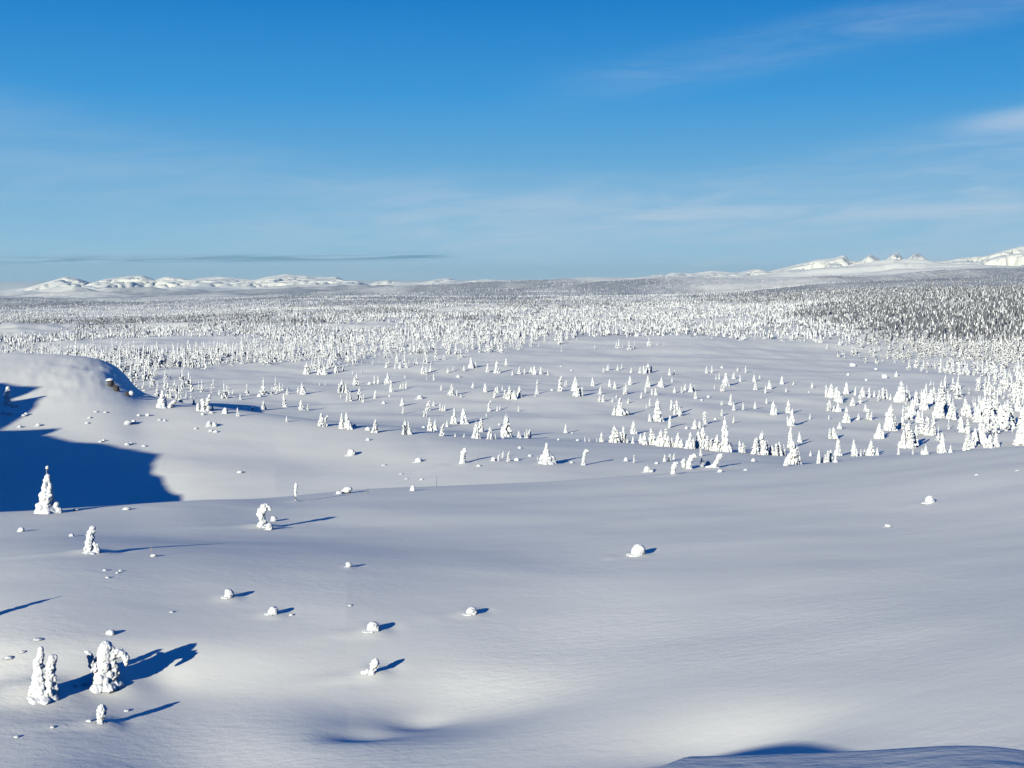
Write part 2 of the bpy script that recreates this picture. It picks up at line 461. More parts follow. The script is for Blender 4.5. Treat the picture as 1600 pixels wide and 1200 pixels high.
# ---- woodland cover map (0..1) over the same grid
PXG = 800 + F * np.tan(np.clip(AA, -1.2, 1.2))
def cover():
    """share of ground with trees, by distance and azimuth, broken up by clearings"""
    r_k = [210, 260, 330, 420, 520, 650, 850, 1200, 1800, 2600, 4000, 6000, 9000, 13000, 20000]
    cols = {
        -400: [0, 0, .1, .8, 1.1, .9, .9, .8, .9, .9, .9, .9, .8, .6, 0],
        0:   [0, 0, .1, .9, 1.2, .9, .9, .7, .9, .9, .9, .9, .8, .6, 0],
        200: [0, .0, .5, 1.6, 1.7, 1.2, 1.1, .9, .9, .9, .9, .9, .8, .6, 0],
        420: [0, .0, .25, .8, 1.2, .9, .9, .9, .9, .9, .9, .9, .8, .6, 0],
        600: [0, .0, .15, .35, .6, .8, .9, .9, .9, .9, .9, .9, .8, .6, 0],
        800: [0, .0, .12, .2, .3, .6, .9, 1.0, .9, .9, .9, .9, .7, .5, 0],
        1000: [0, .05, .10, .10, .2, .7, 1.0, 1.0, 1.0, .9, .9, .8, .7, .4, 0],
        1200: [0, .08, .10, .08, .03, .3, 1.1, 1.1, 1.0, .9, .9, .7, .5, .3, 0],
        1350: [0, .35, .4, .3, .08, .45, 1.6, 1.5, 1.1, .9, .8, .6, .4, .2, 0],
        1480: [0, .5, 1.1, .9, .4, 1.7, 2.4, 2.2, 1.5, .9, .8, .6, .4, .2, 0],
        1600: [0, .5, 1.3, 1.4, 1.0, 2.0, 2.8, 2.6, 1.8, .9, .8, .6, .4, .2, 0],
        2000: [0, .5, 1.3, 1.5, 1.6, 2.0, 2.4, 2.2, 1.5, .9, .8, .6, .4, .2, 0],
    }
    ks = sorted(cols)
    lr = np.log(r_k)
    M = np.stack([np.interp(LRG, lr, cols[k]) for k in ks], 0)      # (cols, NR)
    p = np.clip(PXG[:, 0], ks[0], ks[-1])
    idx = np.clip(np.searchsorted(ks, p) - 1, 0, len(ks) - 2)
    kk = np.array(ks, float)
    t = ((p - kk[idx]) / (kk[idx + 1] - kk[idx]))[:, None]
    cv = M[idx] * (1 - t) + M[idx + 1] * t
    nz = fbm(X / 120, Y / 170, 31, 4, 0.6)
    nz2 = fbm(X / 480, Y / 700, 37, 3)
    thr = 0.02 + 0.55 * (1 - np.clip(cv, 0, 1)) - 0.5 * np.clip(cv - 1, 0, 1)
    clear = sstep(nz * 0.8 + nz2 * 0.9 + 0.45, thr - 0.12, thr + 0.22)
    big = fbm(X / 2500, Y / 3500, 41, 4)
    far = sstep(RR, 2500, 4500)
    cv = cv * (clear * (1 - far) + far * (0.35 + 0.65 * sstep(big + 0.25, -0.15, 0.35)))
    return cv
COV = cover()


def project(x, y, z):
    z = z - CAMZ
    fw = y * math.cos(PITCH) - z * math.sin(PITCH)
    up = y * math.sin(PITCH) + z * math.cos(PITCH)
    return 800 + F * x / fw, 600 - F * up / fw


# ------------------------------------------------------------------ materials
def snow_material():
    m = bpy.data.materials.new('snow'); m.use_nodes = True
    n = N(m.node_tree)
    out = n.new('ShaderNodeOutputMaterial')
    p = n.new('ShaderNodeBsdfPrincipled')
    geo = n.new('ShaderNodeNewGeometry')
    pos = geo.outputs['Position']
    att = n.new('ShaderNodeAttribute', attribute_name='cover')
    cov = att.outputs['Fac']
    v1 = n.noise(pos, 0.045, 4.0, 0.6)
    base = n.ramp(v1, [(0.3, (0.84, 0.845, 0.85)), (0.7, (0.90, 0.90, 0.90))])
    sc = n.new('ShaderNodeMapping'); n.put(sc.inputs['Vector'], pos); sc.inputs['Scale'].default_value = (1.0, 0.45, 1.0)
    sc.inputs['Rotation'].default_value = (0, 0, math.radians(-25))
    grain = n.noise(sc.outputs[0], 0.030, 6.0, 0.82)
    patch = n.noise(sc.outputs[0], 0.0022, 5.0, 0.6)
    wood = n.smooth(n.math('ADD', n.math('MULTIPLY', grain, 1.0), n.math('MULTIPLY', cov, 0.28)), 0.42, 0.70)
    wood = n.math('MULTIPLY', wood, n.math('ADD', 0.55, n.math('MULTIPLY', n.smooth(patch, 0.35, 0.6), 0.55)))
    wood = n.math('MULTIPLY', wood, n.smooth(cov, 0.02, 0.5), clamp=True)
    colr = n.mix(wood, base, (0.33, 0.35, 0.41, 1))
    # bare rock on the steep faces of the fells
    sp = n.new('ShaderNodeSeparateXYZ'); n.put(sp.inputs[0], geo.outputs['Normal'])
    rn = n.noise(pos, 0.004, 6.0, 0.7)
    rk = n.math('MULTIPLY', n.smooth(n.math('ADD', n.math('SUBTRACT', 1.0, sp.outputs[2]), n.math('MULTIPLY', rn, 0.12)), 0.085, 0.15), 0.28)
    far = n.new('ShaderNodeAttribute', attribute_name='fell')
    rk = n.math('MULTIPLY', rk, far.outputs['Fac'])
    colr = n.mix(rk, colr, (0.46, 0.45, 0.47, 1))
    n.put(p.inputs['Base Color'], colr)
    p.inputs['Roughness'].default_value = 0.75
    p.inputs['Specular IOR Level'].default_value = 0.2
    # wind-worked surface
    mp = n.new('ShaderNodeMapping'); n.put(mp.inputs['Vector'], pos)
    mp.inputs['Rotation'].default_value = (0, 0, math.radians(-12))
    mp.inputs['Scale'].default_value = (0.8, 1.3, 1.0)
    b1 = n.noise(mp.outputs[0], 0.35, 4.0, 0.5)
    b2 = n.noise(mp.outputs[0], 2.2, 3.0, 0.55)
    b3 = n.noise(pos, 9.0, 3.0, 0.7)
    pm = n.smooth(n.noise(pos, 0.09, 3.0, 0.6), 0.42, 0.62)
    b2 = n.math('MULTIPLY', b2, n.math('ADD', 0.35, pm))
    hgt = n.math('ADD', n.math('MULTIPLY', b1, 0.032), n.math('ADD', n.math('MULTIPLY', b2, 0.017), n.math('MULTIPLY', b3, 0.006)))
    bp = n.new('ShaderNodeBump'); bp.inputs['Strength'].default_value = 0.9; bp.inputs['Distance'].default_value = 1.0
    n.put(bp.inputs['Height'], hgt)
    n.put(p.inputs['Normal'], bp.outputs[0])
    n.put(out.inputs['Surface'], p.outputs[0])
    return m


def tree_material(name, bare, snow=(0.73, 0.76, 0.88)):
    """snow crust; the undersides the snow cannot reach show needles"""
    m = bpy.data.materials.new(name); m.use_nodes = True
    n = N(m.node_tree)
    out = n.new('ShaderNodeOutputMaterial')
    p = n.new('ShaderNodeBsdfPrincipled')
    geo = n.new('ShaderNodeNewGeometry')
    tc = n.new('ShaderNodeTexCoord')
    sp = n.new('ShaderNodeSeparateXYZ'); n.put(sp.inputs[0], geo.outputs['Normal'])
    nz = n.noise(geo.outputs['Position'], 2.2, 4.0, 0.7)
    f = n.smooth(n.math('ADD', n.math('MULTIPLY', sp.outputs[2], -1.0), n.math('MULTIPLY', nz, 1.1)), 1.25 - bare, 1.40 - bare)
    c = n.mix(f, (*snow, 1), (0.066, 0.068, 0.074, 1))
    n.put(p.inputs['Base Color'], c)
    p.inputs['Roughness'].default_value = 0.7
    p.inputs['Specular IOR Level'].default_value = 0.2
    b = n.noise(geo.outputs['Position'], 7.0, 4.0, 0.6)
    bp = n.new('ShaderNodeBump'); bp.inputs['Strength'].default_value = 0.7; bp.inputs['Distance'].default_value = 0.10
    n.put(bp.inputs['Height'], b)
    n.put(p.inputs['Normal'], bp.outputs[0])
    n.put(out.inputs['Surface'], p.outputs[0])
    return m


def plain_material(name, c, rough=0.9, var=0.3, scale=6.0):
    m = bpy.data.materials.new(name); m.use_nodes = True
    n = N(m.node_tree)
    out = n.new('ShaderNodeOutputMaterial')
    p = n.new('ShaderNodeBsdfPrincipled')
    tc = n.new('ShaderNodeNewGeometry')
    nz = n.noise(tc.outputs['Position'], scale, 5.0, 0.65)
    lo = tuple(v * (1 - var) for v in c); hi = tuple(min(1, v * (1 + var)) for v in c)
    n.put(p.inputs['Base Color'], n.ramp(nz, [(0.3, lo), (0.7, hi)]))
    p.inputs['Roughness'].default_value = rough
    bp = n.new('ShaderNodeBump'); bp.inputs['Strength'].default_value = 0.6; bp.inputs['Distance'].default_value = 0.05
    n.put(bp.inputs['Height'], nz)
    n.put(p.inputs['Normal'], bp.outputs[0])
    n.put(out.inputs['Surface'], p.outputs[0])
    return m


M_SNOW = snow_material()
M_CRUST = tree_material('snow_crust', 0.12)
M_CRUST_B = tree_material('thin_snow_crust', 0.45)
M_NEEDLE = plain_material('needles', (0.050, 0.055, 0.072), var=.5)
M_FROST = plain_material('frosted_needles', (0.112, 0.122, 0.16), var=.5)
M_BARK = plain_material('bark', (0.10, 0.075, 0.055))
M_ROCK = plain_material('rock', (0.07, 0.065, 0.075), scale=2.0)
M_TWIG = plain_material('frosted_twig', (0.30, 0.27, 0.25))


# ------------------------------------------------------------------ ground mesh
def np_mesh(name, verts, quads=None, tris=None, smooth=True, mats=(), mat_idx=None):
    me = bpy.data.meshes.new(name)
    faces = []
    loops = []
    if quads is not None and len(quads):
        loops.append(np.asarray(quads).reshape(-1)); faces.append(np.full(len(quads), 4))
    if tris is not None and len(tris):
        loops.append(np.asarray(tris).reshape(-1)); faces.append(np.full(len(tris), 3))
    loops = np.concatenate(loops).astype(np.int32); cnt = np.concatenate(faces).astype(np.int32)
    me.vertices.add(len(verts)); me.vertices.foreach_set('co', np.asarray(verts, np.float32).reshape(-1))
    me.loops.add(len(loops)); me.loops.foreach_set('vertex_index', loops)
    me.polygons.add(len(cnt))
    me.polygons.foreach_set('loop_start', np.concatenate([[0], np.cumsum(cnt)[:-1]]).astype(np.int32))
    me.polygons.foreach_set('loop_total', cnt)
    me.polygons.foreach_set('use_smooth', np.full(len(cnt), smooth))
    for m in mats:
        me.materials.append(m)
    if mat_idx is not None:
        me.polygons.foreach_set('material_index', np.asarray(mat_idx, np.int32))
    me.update(calc_edges=True)
    return me


def build_ground():
    na = len(AZ)
    V = np.stack([X, Y, H], -1).reshape(-1, 3)
    i = np.arange(na - 1)[:, None]; j = np.arange(NR - 1)[None, :]
    a = i * NR + j
    q = np.stack([a, a + 1, a + NR + 1, a + NR], -1).reshape(-1, 4)
    # close the seam behind the viewer and the small hole at the feet
    jj = np.arange(NR - 1)
    q2 = np.stack([(na - 1) * NR + jj, (na - 1) * NR + jj + 1, jj + 1, jj], -1)
    V = np.vstack([V, [[0, 0, CAMZ - 1.7]]])
    c = len(V) - 1
    ii = np.arange(na)
    t = np.stack([np.full(na, c), ii * NR, ((ii + 1) % na) * NR], -1)
    me = np_mesh('snow_ground', V, np.vstack([q, q2]), t, True, [M_SNOW])
    at = me.attributes.new('cover', 'FLOAT', 'POINT')
    cv = (COV * sstep(RR, 2600, 4200)).reshape(-1)
    at.data.foreach_set('value', np.append(cv, 0).astype(np.float32))
    at = me.attributes.new('fell', 'FLOAT', 'POINT')
    at.data.foreach_set('value', np.append(sstep(RR, 15000, 18000).reshape(-1), 0).astype(np.float32))
    o = bpy.data.objects.new('ground', me)
    C.objects.link(o)
    o['kind'] = 'structure'
    o['label'] = 'wind-packed snow ground falling to a wooded plain and far fells'
build_ground()

# ------------------------------------------------------------------ tree shapes
def ico(sub):
    bm = bmesh.new()
    bmesh.ops.create_icosphere(bm, subdivisions=sub, radius=1.0)
    v = np.array([p.co[:] for p in bm.verts]); f = np.array([[q.index for q in p.verts] for p in bm.faces])
    bm.free()
    return v, f
ICO1, ICO2, ICO3 = ico(1), ico(2), ico(3)


def blobs_mesh(blobs, shape, rng, jit=0.10):
    """blobs: (centre, radii, yaw, tilt); returns verts, tris of all of them together"""
    vs, fs = [], []
    bv, bf = shape
    off = 0
    for c, r, yaw, tilt in blobs:
        v = bv * (1 + rng.uniform(-jit, jit, (len(bv), 1))) * np.asarray(r)
        ct, st = math.cos(tilt), math.sin(tilt)
        v = np.stack([v[:, 0] * ct + v[:, 2] * st, v[:, 1], -v[:, 0] * st + v[:, 2] * ct], 1)
        cy, sy = math.cos(yaw), math.sin(yaw)
        v = np.stack([v[:, 0] * cy - v[:, 1] * sy, v[:, 0] * sy + v[:, 1] * cy, v[:, 2]], 1)
        vs.append(v + np.asarray(c)); fs.append(bf + off); off += len(bv)
    return np.vstack(vs), np.vstack(fs)


def tree_blobs(rng, style='cone', R=0.19, n=9, detail=1.0, lean=0.0):
    """snow clumps of a spruce of height 1, axis along z; lean bends the top towards +x"""
    B = []
    def axis(z):
        if style in ('bent', 'hook'):
            b = max(0, z - 0.45) / 0.55
            ax = lean * b ** 1.7
            az = z - (0.16 * b ** 4 if style == 'hook' else 0.05 * b ** 3)
            return ax, 0.0, az
        return lean * z * z + wob[0] * math.sin(z * 5 + wob[2]) * 0.018, wob[1] * math.cos(z * 6 + wob[3]) * 0.018, z
    wob = rng.uniform(-1, 1, 2).tolist() + rng.uniform(0, 6, 2).tolist()
    def rad(z):
        if style == 'column':
            return R * (1.10 - 0.45 * z) * (1 if z < 0.9 else 0.75)
        if style in ('bent', 'hook'):
            return R * (1.15 - 0.75 * z) + (0.035 if z > 0.85 else 0)
        return R * (1 - z) ** 0.75 * (1.15 - 0.2 * z) + 0.022
    for k in range(n):                       # core
        z = 0.02 + k / n * 0.95
        ax, ay, az = axis(z)
        r = rad(z) * 0.55
        B.append(((ax, ay, az), (r, r, max(r, 0.75 / n)), 0, 0))
    wh = max(5, int(n * 1.1))
    for k in range(wh):
        z = (k + rng.uniform(-0.25, 0.25)) / wh * 0.93 + 0.02
        z = max(0, z)
        ax, ay, az = axis(z)
        r = rad(z)
        m = max(2, int(rng.integers(4, 8) * detail))
        ph = rng.uniform(0, 6.28)
        for q in range(m):
            a = ph + q * 6.283 / m + rng.uniform(-0.4, 0.4)
            s = r * rng.uniform(0.26, 0.52) + 0.009
            d = r * rng.uniform(0.60, 1.22)
            B.append(((ax + math.cos(a) * d, ay + math.sin(a) * d, az - 0.25 * s),
                      (s * rng.uniform(1.0, 1.5), s * 0.85, s * rng.uniform(0.8, 1.3)), a, rng.uniform(0.3, 0.9)))
    ax, ay, az = axis(1.0)
    B.append(((ax, ay, az - 0.03), (0.024, 0.024, 0.045), 0, 0))
    return B


def transform(B, s=1.0, dx=0, dy=0, yaw=0.0, zs=1.0):
    out = []
    c, k = math.cos(yaw), math.sin(yaw)
    for p, r, y, t in B:
        out.append(((dx + s * (p[0] * c - p[1] * k), dy + s * (p[0] * k + p[1] * c), s * p[2] * zs), (r[0] * s, r[1] * s, r[2] * s * zs), y + yaw, t))
    return out


def remeshed(name, v, f, voxel, mats, smooth_it=2):
    me = np_mesh('tmp', v, None, f, True)
    o = bpy.data.objects.new('tmp', me)
    C.objects.link(o)
    md = o.modifiers.new('r', 'REMESH'); md.mode = 'VOXEL'; md.voxel_size = voxel; md.use_smooth_shade = True
    sm = o.modifiers.new('s', 'SMOOTH'); sm.factor = 0.5; sm.iterations = smooth_it
    dg = bpy.context.evaluated_depsgraph_get()
    res = bpy.data.meshes.new_from_object(o.evaluated_get(dg))
    res.name = name
    bpy.data.objects.remove(o); bpy.data.meshes.remove(me)
    n_ = len(res.vertices); co = np.empty(n_ * 3, np.float32); res.vertices.foreach_get('co', co); co = co.reshape(-1, 3)
    nr = np.empty(n_ * 3, np.float32); res.vertices.foreach_get('normal', nr); nr = nr.reshape(-1, 3)
    rough = fbm(co[:, 0] * 14 + co[:, 2] * 9, co[:, 1] * 14 - co[:, 2] * 11 + 3.3, 91, 3)
    co = co + nr * (rough * voxel * 0.9)[:, None]
    res.vertices.foreach_set('co', co.reshape(-1)); res.update()
    res.materials.clear()
    for m in mats:
        res.materials.append(m)
    return res


def skirt(rng, R, n=7):
    """drifted snow round a tree's foot"""
    return [((math.cos(a) * R * 0.7, math.sin(a) * R * 0.7, -0.02), (R * 0.55, R * 0.5, R * 0.32), a, 0.2) for a in np.linspace(0, 6.28, n, endpoint=False)]


def make_shape(kind, seed, voxel=0.016, mat=None, lean=None):
    """the mesh of one snow-covered tree of height 1"""
    rng = np.random.default_rng(seed)
    if kind == 'cone':
        B = tree_blobs(rng, 'cone', rng.uniform(0.16, 0.21), 11, lean=rng.uniform(-.05, .05))
    elif kind == 'slim':
        B = tree_blobs(rng, 'cone', rng.uniform(0.11, 0.15), 12, lean=rng.uniform(-.05, .05))
    elif kind == 'column':
        B = tree_blobs(rng, 'column', rng.uniform(0.11, 0.14), 9, lean=rng.uniform(-.06, .06))
    elif kind == 'bent':
        B = tree_blobs(rng, 'bent', rng.uniform(0.14, 0.17), 9, lean=0.20 if lean is None else lean)
    elif kind == 'hook':
        B = tree_blobs(rng, 'hook', rng.uniform(0.12, 0.15), 10, lean=0.34 if lean is None else lean)
    elif kind == 'broad':
        B = tree_blobs(rng, 'cone', 0.20, 10)
        for q in range(3):
            a = rng.uniform(0, 6.28); s = rng.uniform(0.42, 0.68)
            B += transform(tree_blobs(rng, 'cone', 0.22, 7, 0.8), s, math.cos(a) * 0.2, math.sin(a) * 0.2, rng.uniform(0, 6))
    elif kind == 'twin':
        B = transform(tree_blobs(rng, 'column', 0.12, 9), 1.0, -0.12, 0) + transform(tree_blobs(rng, 'bent', 0.13, 8, lean=0.12), rng.uniform(0.7, 0.85), 0.15, 0.03)
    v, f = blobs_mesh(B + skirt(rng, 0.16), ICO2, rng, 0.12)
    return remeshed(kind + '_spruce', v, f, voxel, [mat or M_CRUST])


random.seed(5)
SHAPES = {}
for kind, cnt in (('cone', 5), ('slim', 4), ('column', 3), ('bent', 3), ('hook', 2), ('broad', 4), ('twin', 3)):
    SHAPES[kind] = [make_shape(kind, 100 * len(kind) + 7 * i, 0.017, M_CRUST if i % 2 == 0 else M_CRUST_B) for i in range(cnt)]


def mound_shape(seed, flat=0.7):
    rng = np.random.default_rng(seed)
    B = [((0, 0, 0.35), (0.52, 0.48, 0.55), 0, 0)]
    for q in range(6):
        a = rng.uniform(0, 6.28)
        B.append(((math.cos(a) * 0.3, math.sin(a) * 0.28, rng.uniform(0.05, 0.5)), (0.3, 0.3, 0.3 * rng.uniform(0.8, 1.3)), a, 0.3))
    B.append(((-0.25, 0, 0.05), (0.80, 0.62, 0.15), 0, 0))
    v, f = blobs_mesh(B, ICO2, rng, 0.06)
    return remeshed('snow_mound', v, f, 0.05, [M_CRUST], 3)
MOUNDS = [mound_shape(900 + i) for i in range(6)]

# ------------------------------------------------------------------ placing things
ALL = []      # every countable thing: dict(obj, px, py, h, kind, ...)


def tag(o, label=None, cat=None, group=None, kind=None):
    if label: o['label'] = label
    if cat: o['category'] = cat
    if group: o['group'] = group
    if kind: o['kind'] = kind


def link(name, me, parent=None):
    o = bpy.data.objects.new(name, me)
    C.objects.link(o)
    o.parent = parent
    return o


def spot(px, py):
    g = ground_at(px, py)
    if g is None:
        g = ground_at(px, py + 3)
    return g


def add_shape(me, name, px, py, hpx, cat, yaw=0.0, label=None, wide=1.0, sink=0.04):
    g = spot(px, py)
    if g is None:
        return None
    x, y, z, r = g
    h = hpx / F * r * 1.03
    o = link(name, me)
    o.location = (x, y, z - sink * h)
    o.scale = (h * wide, h * wide, h)
    o.rotation_euler = (0, 0, yaw)
    tag(o, label, cat)
    ALL.append(dict(o=o, px=px, py=py, h=hpx, r=r, name=name, label=label))
    return o


rngp = random.Random(12)

# ---- the large trees of the near slope, each with its own shape
def hero(name, me, px, py, hpx, label, yaw=0.0, cat='tree', extra=(), sink=0.03, wide=1.0):
    x, y, z, r = spot(px, py)
    h = hpx / F * r * 1.03
    root = bpy.data.objects.new(name, None)
    C.objects.link(root)
    root.empty_display_size = 0.3
    root.location = (x, y, z - sink * h)
    root.rotation_euler = (0, 0, yaw)
    tag(root, label, cat)
    cr = link('snow_crown', me, root)
    cr.scale = (h * wide, h * wide, h)
    # trunk and the needles that show under the snow
    tv, tf = cone_tube(0.035 * h, 0.008 * h, -0.25 * h, 0.72 * h)
    link('trunk', np_mesh('trunk', tv, None, tf, True, [M_BARK]), root)
    for en, em in extra:
        e = link(en, em, root)
        e.scale = (h, h, h)
    ALL.append(dict(o=root, px=px, py=py, h=hpx, r=r, name=name, label=label, hero=True))
    return root


def cone_tube(r0, r1, z0, z1, n=8):
    v = []; f = []
    for k, (r, z) in enumerate(((r0, z0), (r1, z1))):
        for i in range(n):
            a = 6.2832 * i / n
            v.append((r * math.cos(a), r * math.sin(a), z))
    for i in range(n):
        j = (i + 1) % n
        f += [(i, j, n + j), (i, n + j, n + i)]
    v.append((0, 0, z1 + r1)); c = len(v) - 1
    for i in range(n):
        f.append((n + i, n + (i + 1) % n, c))
    return np.array(v), np.array(f)


def needles(seed, zs, R, n=26, ax=lambda z: (0, 0)):
    """short drooping needle sprays poking out below the snow clumps, tree height 1"""
    rng = np.random.default_rng(seed)
    v = []; f = []
    for _ in range(n):
        z = rng.uniform(*zs); a = rng.uniform(0, 6.28)
        cx, cy = ax(z)
        r0 = R * (1 - z) * 0.5; r1 = R * (1.05 - 0.8 * z) * rng.uniform(0.9, 1.15)
        p0 = np.array([cx + math.cos(a) * r0, cy + math.sin(a) * r0, z])
        p1 = np.array([cx + math.cos(a) * r1, cy + math.sin(a) * r1, z - rng.uniform(0.02, 0.07)])
        s = np.array([-math.sin(a), math.cos(a), 0]) * 0.012
        u = np.array([0, 0, 0.010])
        b = len(v)
        v += [p0 + s, p0 - s, p0 + u, p0 - u, p1]
        f += [(b, b + 2, b + 4), (b + 2, b + 1, b + 4), (b + 1, b + 3, b + 4), (b + 3, b, b + 4)]
    return np_mesh('needles', np.array(v), None, np.array(f), False, [M_NEEDLE])


def column_blobs(pts, rng, lump=0.55, per=4):
    """knobbly snow along a chain of (x, z, radius) points"""
    B = []
    for k in range(len(pts) - 1):
        (x0, z0, r0), (x1, z1, r1) = pts[k], pts[k + 1]
        L = math.hypot(x1 - x0, z1 - z0)
        m = max(1, int(L / (0.45 * (r0 + r1) / 2) + 0.5))
        for q in range(m):
            t = q / m
            x = x0 + (x1 - x0) * t; z = z0 + (z1 - z0) * t; r = r0 + (r1 - r0) * t
            B.append(((x, 0, z), (r * 0.85, r * 0.85, r * 0.85), 0, 0))
            for w in range(per):
                a = rng.uniform(0, 6.28); s = r * rng.uniform(0.3, lump)
                d = r * rng.uniform(0.50, 0.78)
                B.append(((x + math.cos(a) * d, math.sin(a) * d, z + rng.uniform(-0.5, 0.5) * r), (s * 1.1, s, s * rng.uniform(0.9, 1.4)), a, rng.uniform(0, 0.8)))
    x, z, r = pts[-1]
    B.append(((x, 0, z), (r, r, r), 0, 0))
    return B


def crown(name, chains, seed, voxel=0.011, skirt_r=0.2, mat=None, lump=0.40, per=6):
    rng = np.random.default_rng(seed)
    B = []
    for y0, pts in chains:
        for c, r, yw, t in column_blobs(pts, rng, lump, per):
            B.append(((c[0], c[1] + y0, c[2]), r, yw, t))
    if skirt_r:
        B += skirt(rng, skirt_r)
    v, f = blobs_mesh(B, ICO2, rng, 0.10)
    return remeshed(name, v, f, voxel, [mat or M_CRUST], 2)


# pillar tree with a second leaning top
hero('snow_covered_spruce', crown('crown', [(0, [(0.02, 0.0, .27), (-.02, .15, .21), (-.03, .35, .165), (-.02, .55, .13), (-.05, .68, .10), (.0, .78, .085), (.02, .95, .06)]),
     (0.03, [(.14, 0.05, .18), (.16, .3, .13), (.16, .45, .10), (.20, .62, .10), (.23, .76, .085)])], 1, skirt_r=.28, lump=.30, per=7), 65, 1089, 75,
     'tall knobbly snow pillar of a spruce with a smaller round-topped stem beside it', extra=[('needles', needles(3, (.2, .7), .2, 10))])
# thick tree with drooping arms
hero('snow_covered_spruce', crown('crown', [(0, [(0, 0.0, .36), (.0, .18, .32), (.02, .38, .28), (.04, .6, .245), (.05, .78, .21), (.06, .88, .15)]),
     (-.16, [(-.14, .42, .12), (-.22, .55, .09), (-.25, .70, .08), (-.29, .80, .055), (-.36, .82, .03)]),
     (0.02, [(.16, .62, .14), (.34, .74, .12), (.46, .70, .10), (.52, .58, .09), (.52, .47, .05)]), (0, [(.20, .2, .18), (.24, .42, .12)])], 2, skirt_r=.38, lump=.30, per=7), 163, 1070, 63,
     'stout snow-laden spruce with a thin raised arm and a thick branch drooping like an elbow', extra=[('needles', needles(4, (.35, .75), .36, 14))])
hero('snow_covered_spruce', crown('crown', [(0, [(0, 0.0, .20), (.02, .2, .20), (.06, .45, .27), (.08, .68, .24), (.08, .84, .14)]), (0, [(-.55, .04, .16), (-.72, .0, .10)])], 3, skirt_r=.22), 157, 1131, 29,
     'small egg-shaped snow figure on a narrow neck beside a low white lump', extra=[])
hero('snow_covered_spruce', crown('crown', [(0, [(0, 0.0, .24), (-.03, .16, .19), (-.02, .3, .145), (-.0, .5, .125), (.0, .64, .09), (.01, .76, .06)]),
     (0, [(.12, .0, .11), (.22, .08, .07)]), (0.02, [(.08, .14, .09), (.17, .2, .06)]), (0, [(.01, .93, .035), (.015, .955, .035)])], 4, skirt_r=.22), 75, 802, 72,
     'tall tapering snow spire with a white ball on its bare tip, before the blue shadow', extra=[('thin_tip', np_mesh('tip', *(lambda t: (t[0], None, t[1]))(cone_tube(.012, .008, .70, .95)), True, [M_TWIG])), ('needles', needles(5, (.1, .6), .17, 12))])
hero('snow_covered_spruce', crown('crown', [(0, [(-.02, 0.0, .20), (-.05, .2, .18), (-.03, .45, .15), (.02, .68, .13), (.08, .86, .11)]), (0, [(.1, .0, .15), (.26, .1, .10), (.15, .3, .09)])], 5, skirt_r=.28), 142, 863, 42,
     'ragged snow spruce leaning slightly with a spreading foot, its thin shadow pointing uphill', extra=[('needles', needles(6, (.25, .8), .2, 22))])
hero('snow_covered_spruce', crown('crown', [(0, [(-.02, 0.0, .22), (0, .16, .16), (.02, .34, .14), (-.06, .48, .17), (-.04, .64, .18), (.06, .80, .17), (.16, .88, .12), (.30, .84, .07), (.32, .72, .06)])], 6, skirt_r=.26), 410, 822, 36,
     'club-headed snow spruce bowing over at the top with a long dark shadow beside it', extra=[('needles', needles(7, (.4, .8), .22, 14))])
hero('snow_covered_spruce', crown('crown', [(0, [(0.02, .22, .035), (0.0, .36, .075), (.01, .6, .085), (.03, .82, .10), (.04, .92, .07)]), (0, [(0, .0, .10), (.03, .03, .05)])], 7, skirt_r=0, lump=.4), 462, 782, 28,
     'slender white post of a spruce balanced on a thin bare stem', extra=[], wide=1.0)
hero('snow_covered_spruce', crown('crown', [(0, [(0, .02, .2), (.12, .3, .22), (.22, .55, .27), (.28, .72, .22)]), (0, [(-.45, .03, .2), (-.2, .1, .2)])], 8, skirt_r=.24), 580, 1053, 26,
     'boulder-shaped snow head tilting on a low white foot, alone below the other snow mushrooms', extra=[])
hero('snow_covered_spruce', crown('crown', [(0, [(0, 0.0, .2), (0, .2, .17), (-.02, .5, .15), (.03, .75, .13), (.05, .87, .1)])], 9, skirt_r=.2), 12, 633, 28,
     'snow-crusted spruce standing before the shadow on the bare knoll', extra=[('needles', needles(8, (.2, .8), .2, 14))])
hero('snow_covered_spruce', crown('crown', [(0, [(0, 0.0, .3), (0, .2, .25), (.0, .45, .2), (.02, .7, .11), (.03, .9, .06)]), (0, [(.35, 0, .13), (.5, .2, .11), (.62, .3, .13), (.68, .36, .1)]), (.1, [(-.2, .1, .15), (-.16, .4, .12)])], 10, skirt_r=.36, mat=M_CRUST_B), 254, 637, 27,
     'bushy snow spruce with one arm of snow stretching sideways, next to the rocky knoll')
hero('snow_covered_spruce', crown('crown', [(0, [(0, 0.0, .2), (0.02, .3, .16), (-.04, .62, .13)]), (0, [(.2, .4, .12), (.3, .7, .12), (.38, .9, .09)]), (0, [(-.3, 0, .12), (-.3, .4, .09)]), (0, [(.25, 0, .14), (.28, .25, .1)])], 11, skirt_r=.3, mat=M_CRUST_B), 318, 643, 26,
     'three-stemmed snow spruce with a crooked raised limb on the open shoulder')
hero('snow_covered_spruce', crown('crown', [(0, [(0, 0.0, .16), (.03, .2, .12), (.06, .5, .10), (.09, .75, .10), (.18, .92, .12), (.28, .9, .10)])], 12, skirt_r=.2, mat=M_CRUST_B), 911, 727, 25,
     'thin shaded spruce hooked over at the tip like a walking stick')
hero('snow_covered_spruce', crown('crown', [(0, [(-.05, 0.0, .24), (0, .2, .2), (.12, .45, .17), (.24, .68, .17), (.36, .84, .16), (.42, .72, .1)]), (0, [(-.5, .02, .12), (-.3, .06, .12)])], 13, skirt_r=.3), 1117, 731, 23,
     'hunched snow figure bending over to one side above two long parallel shadows')
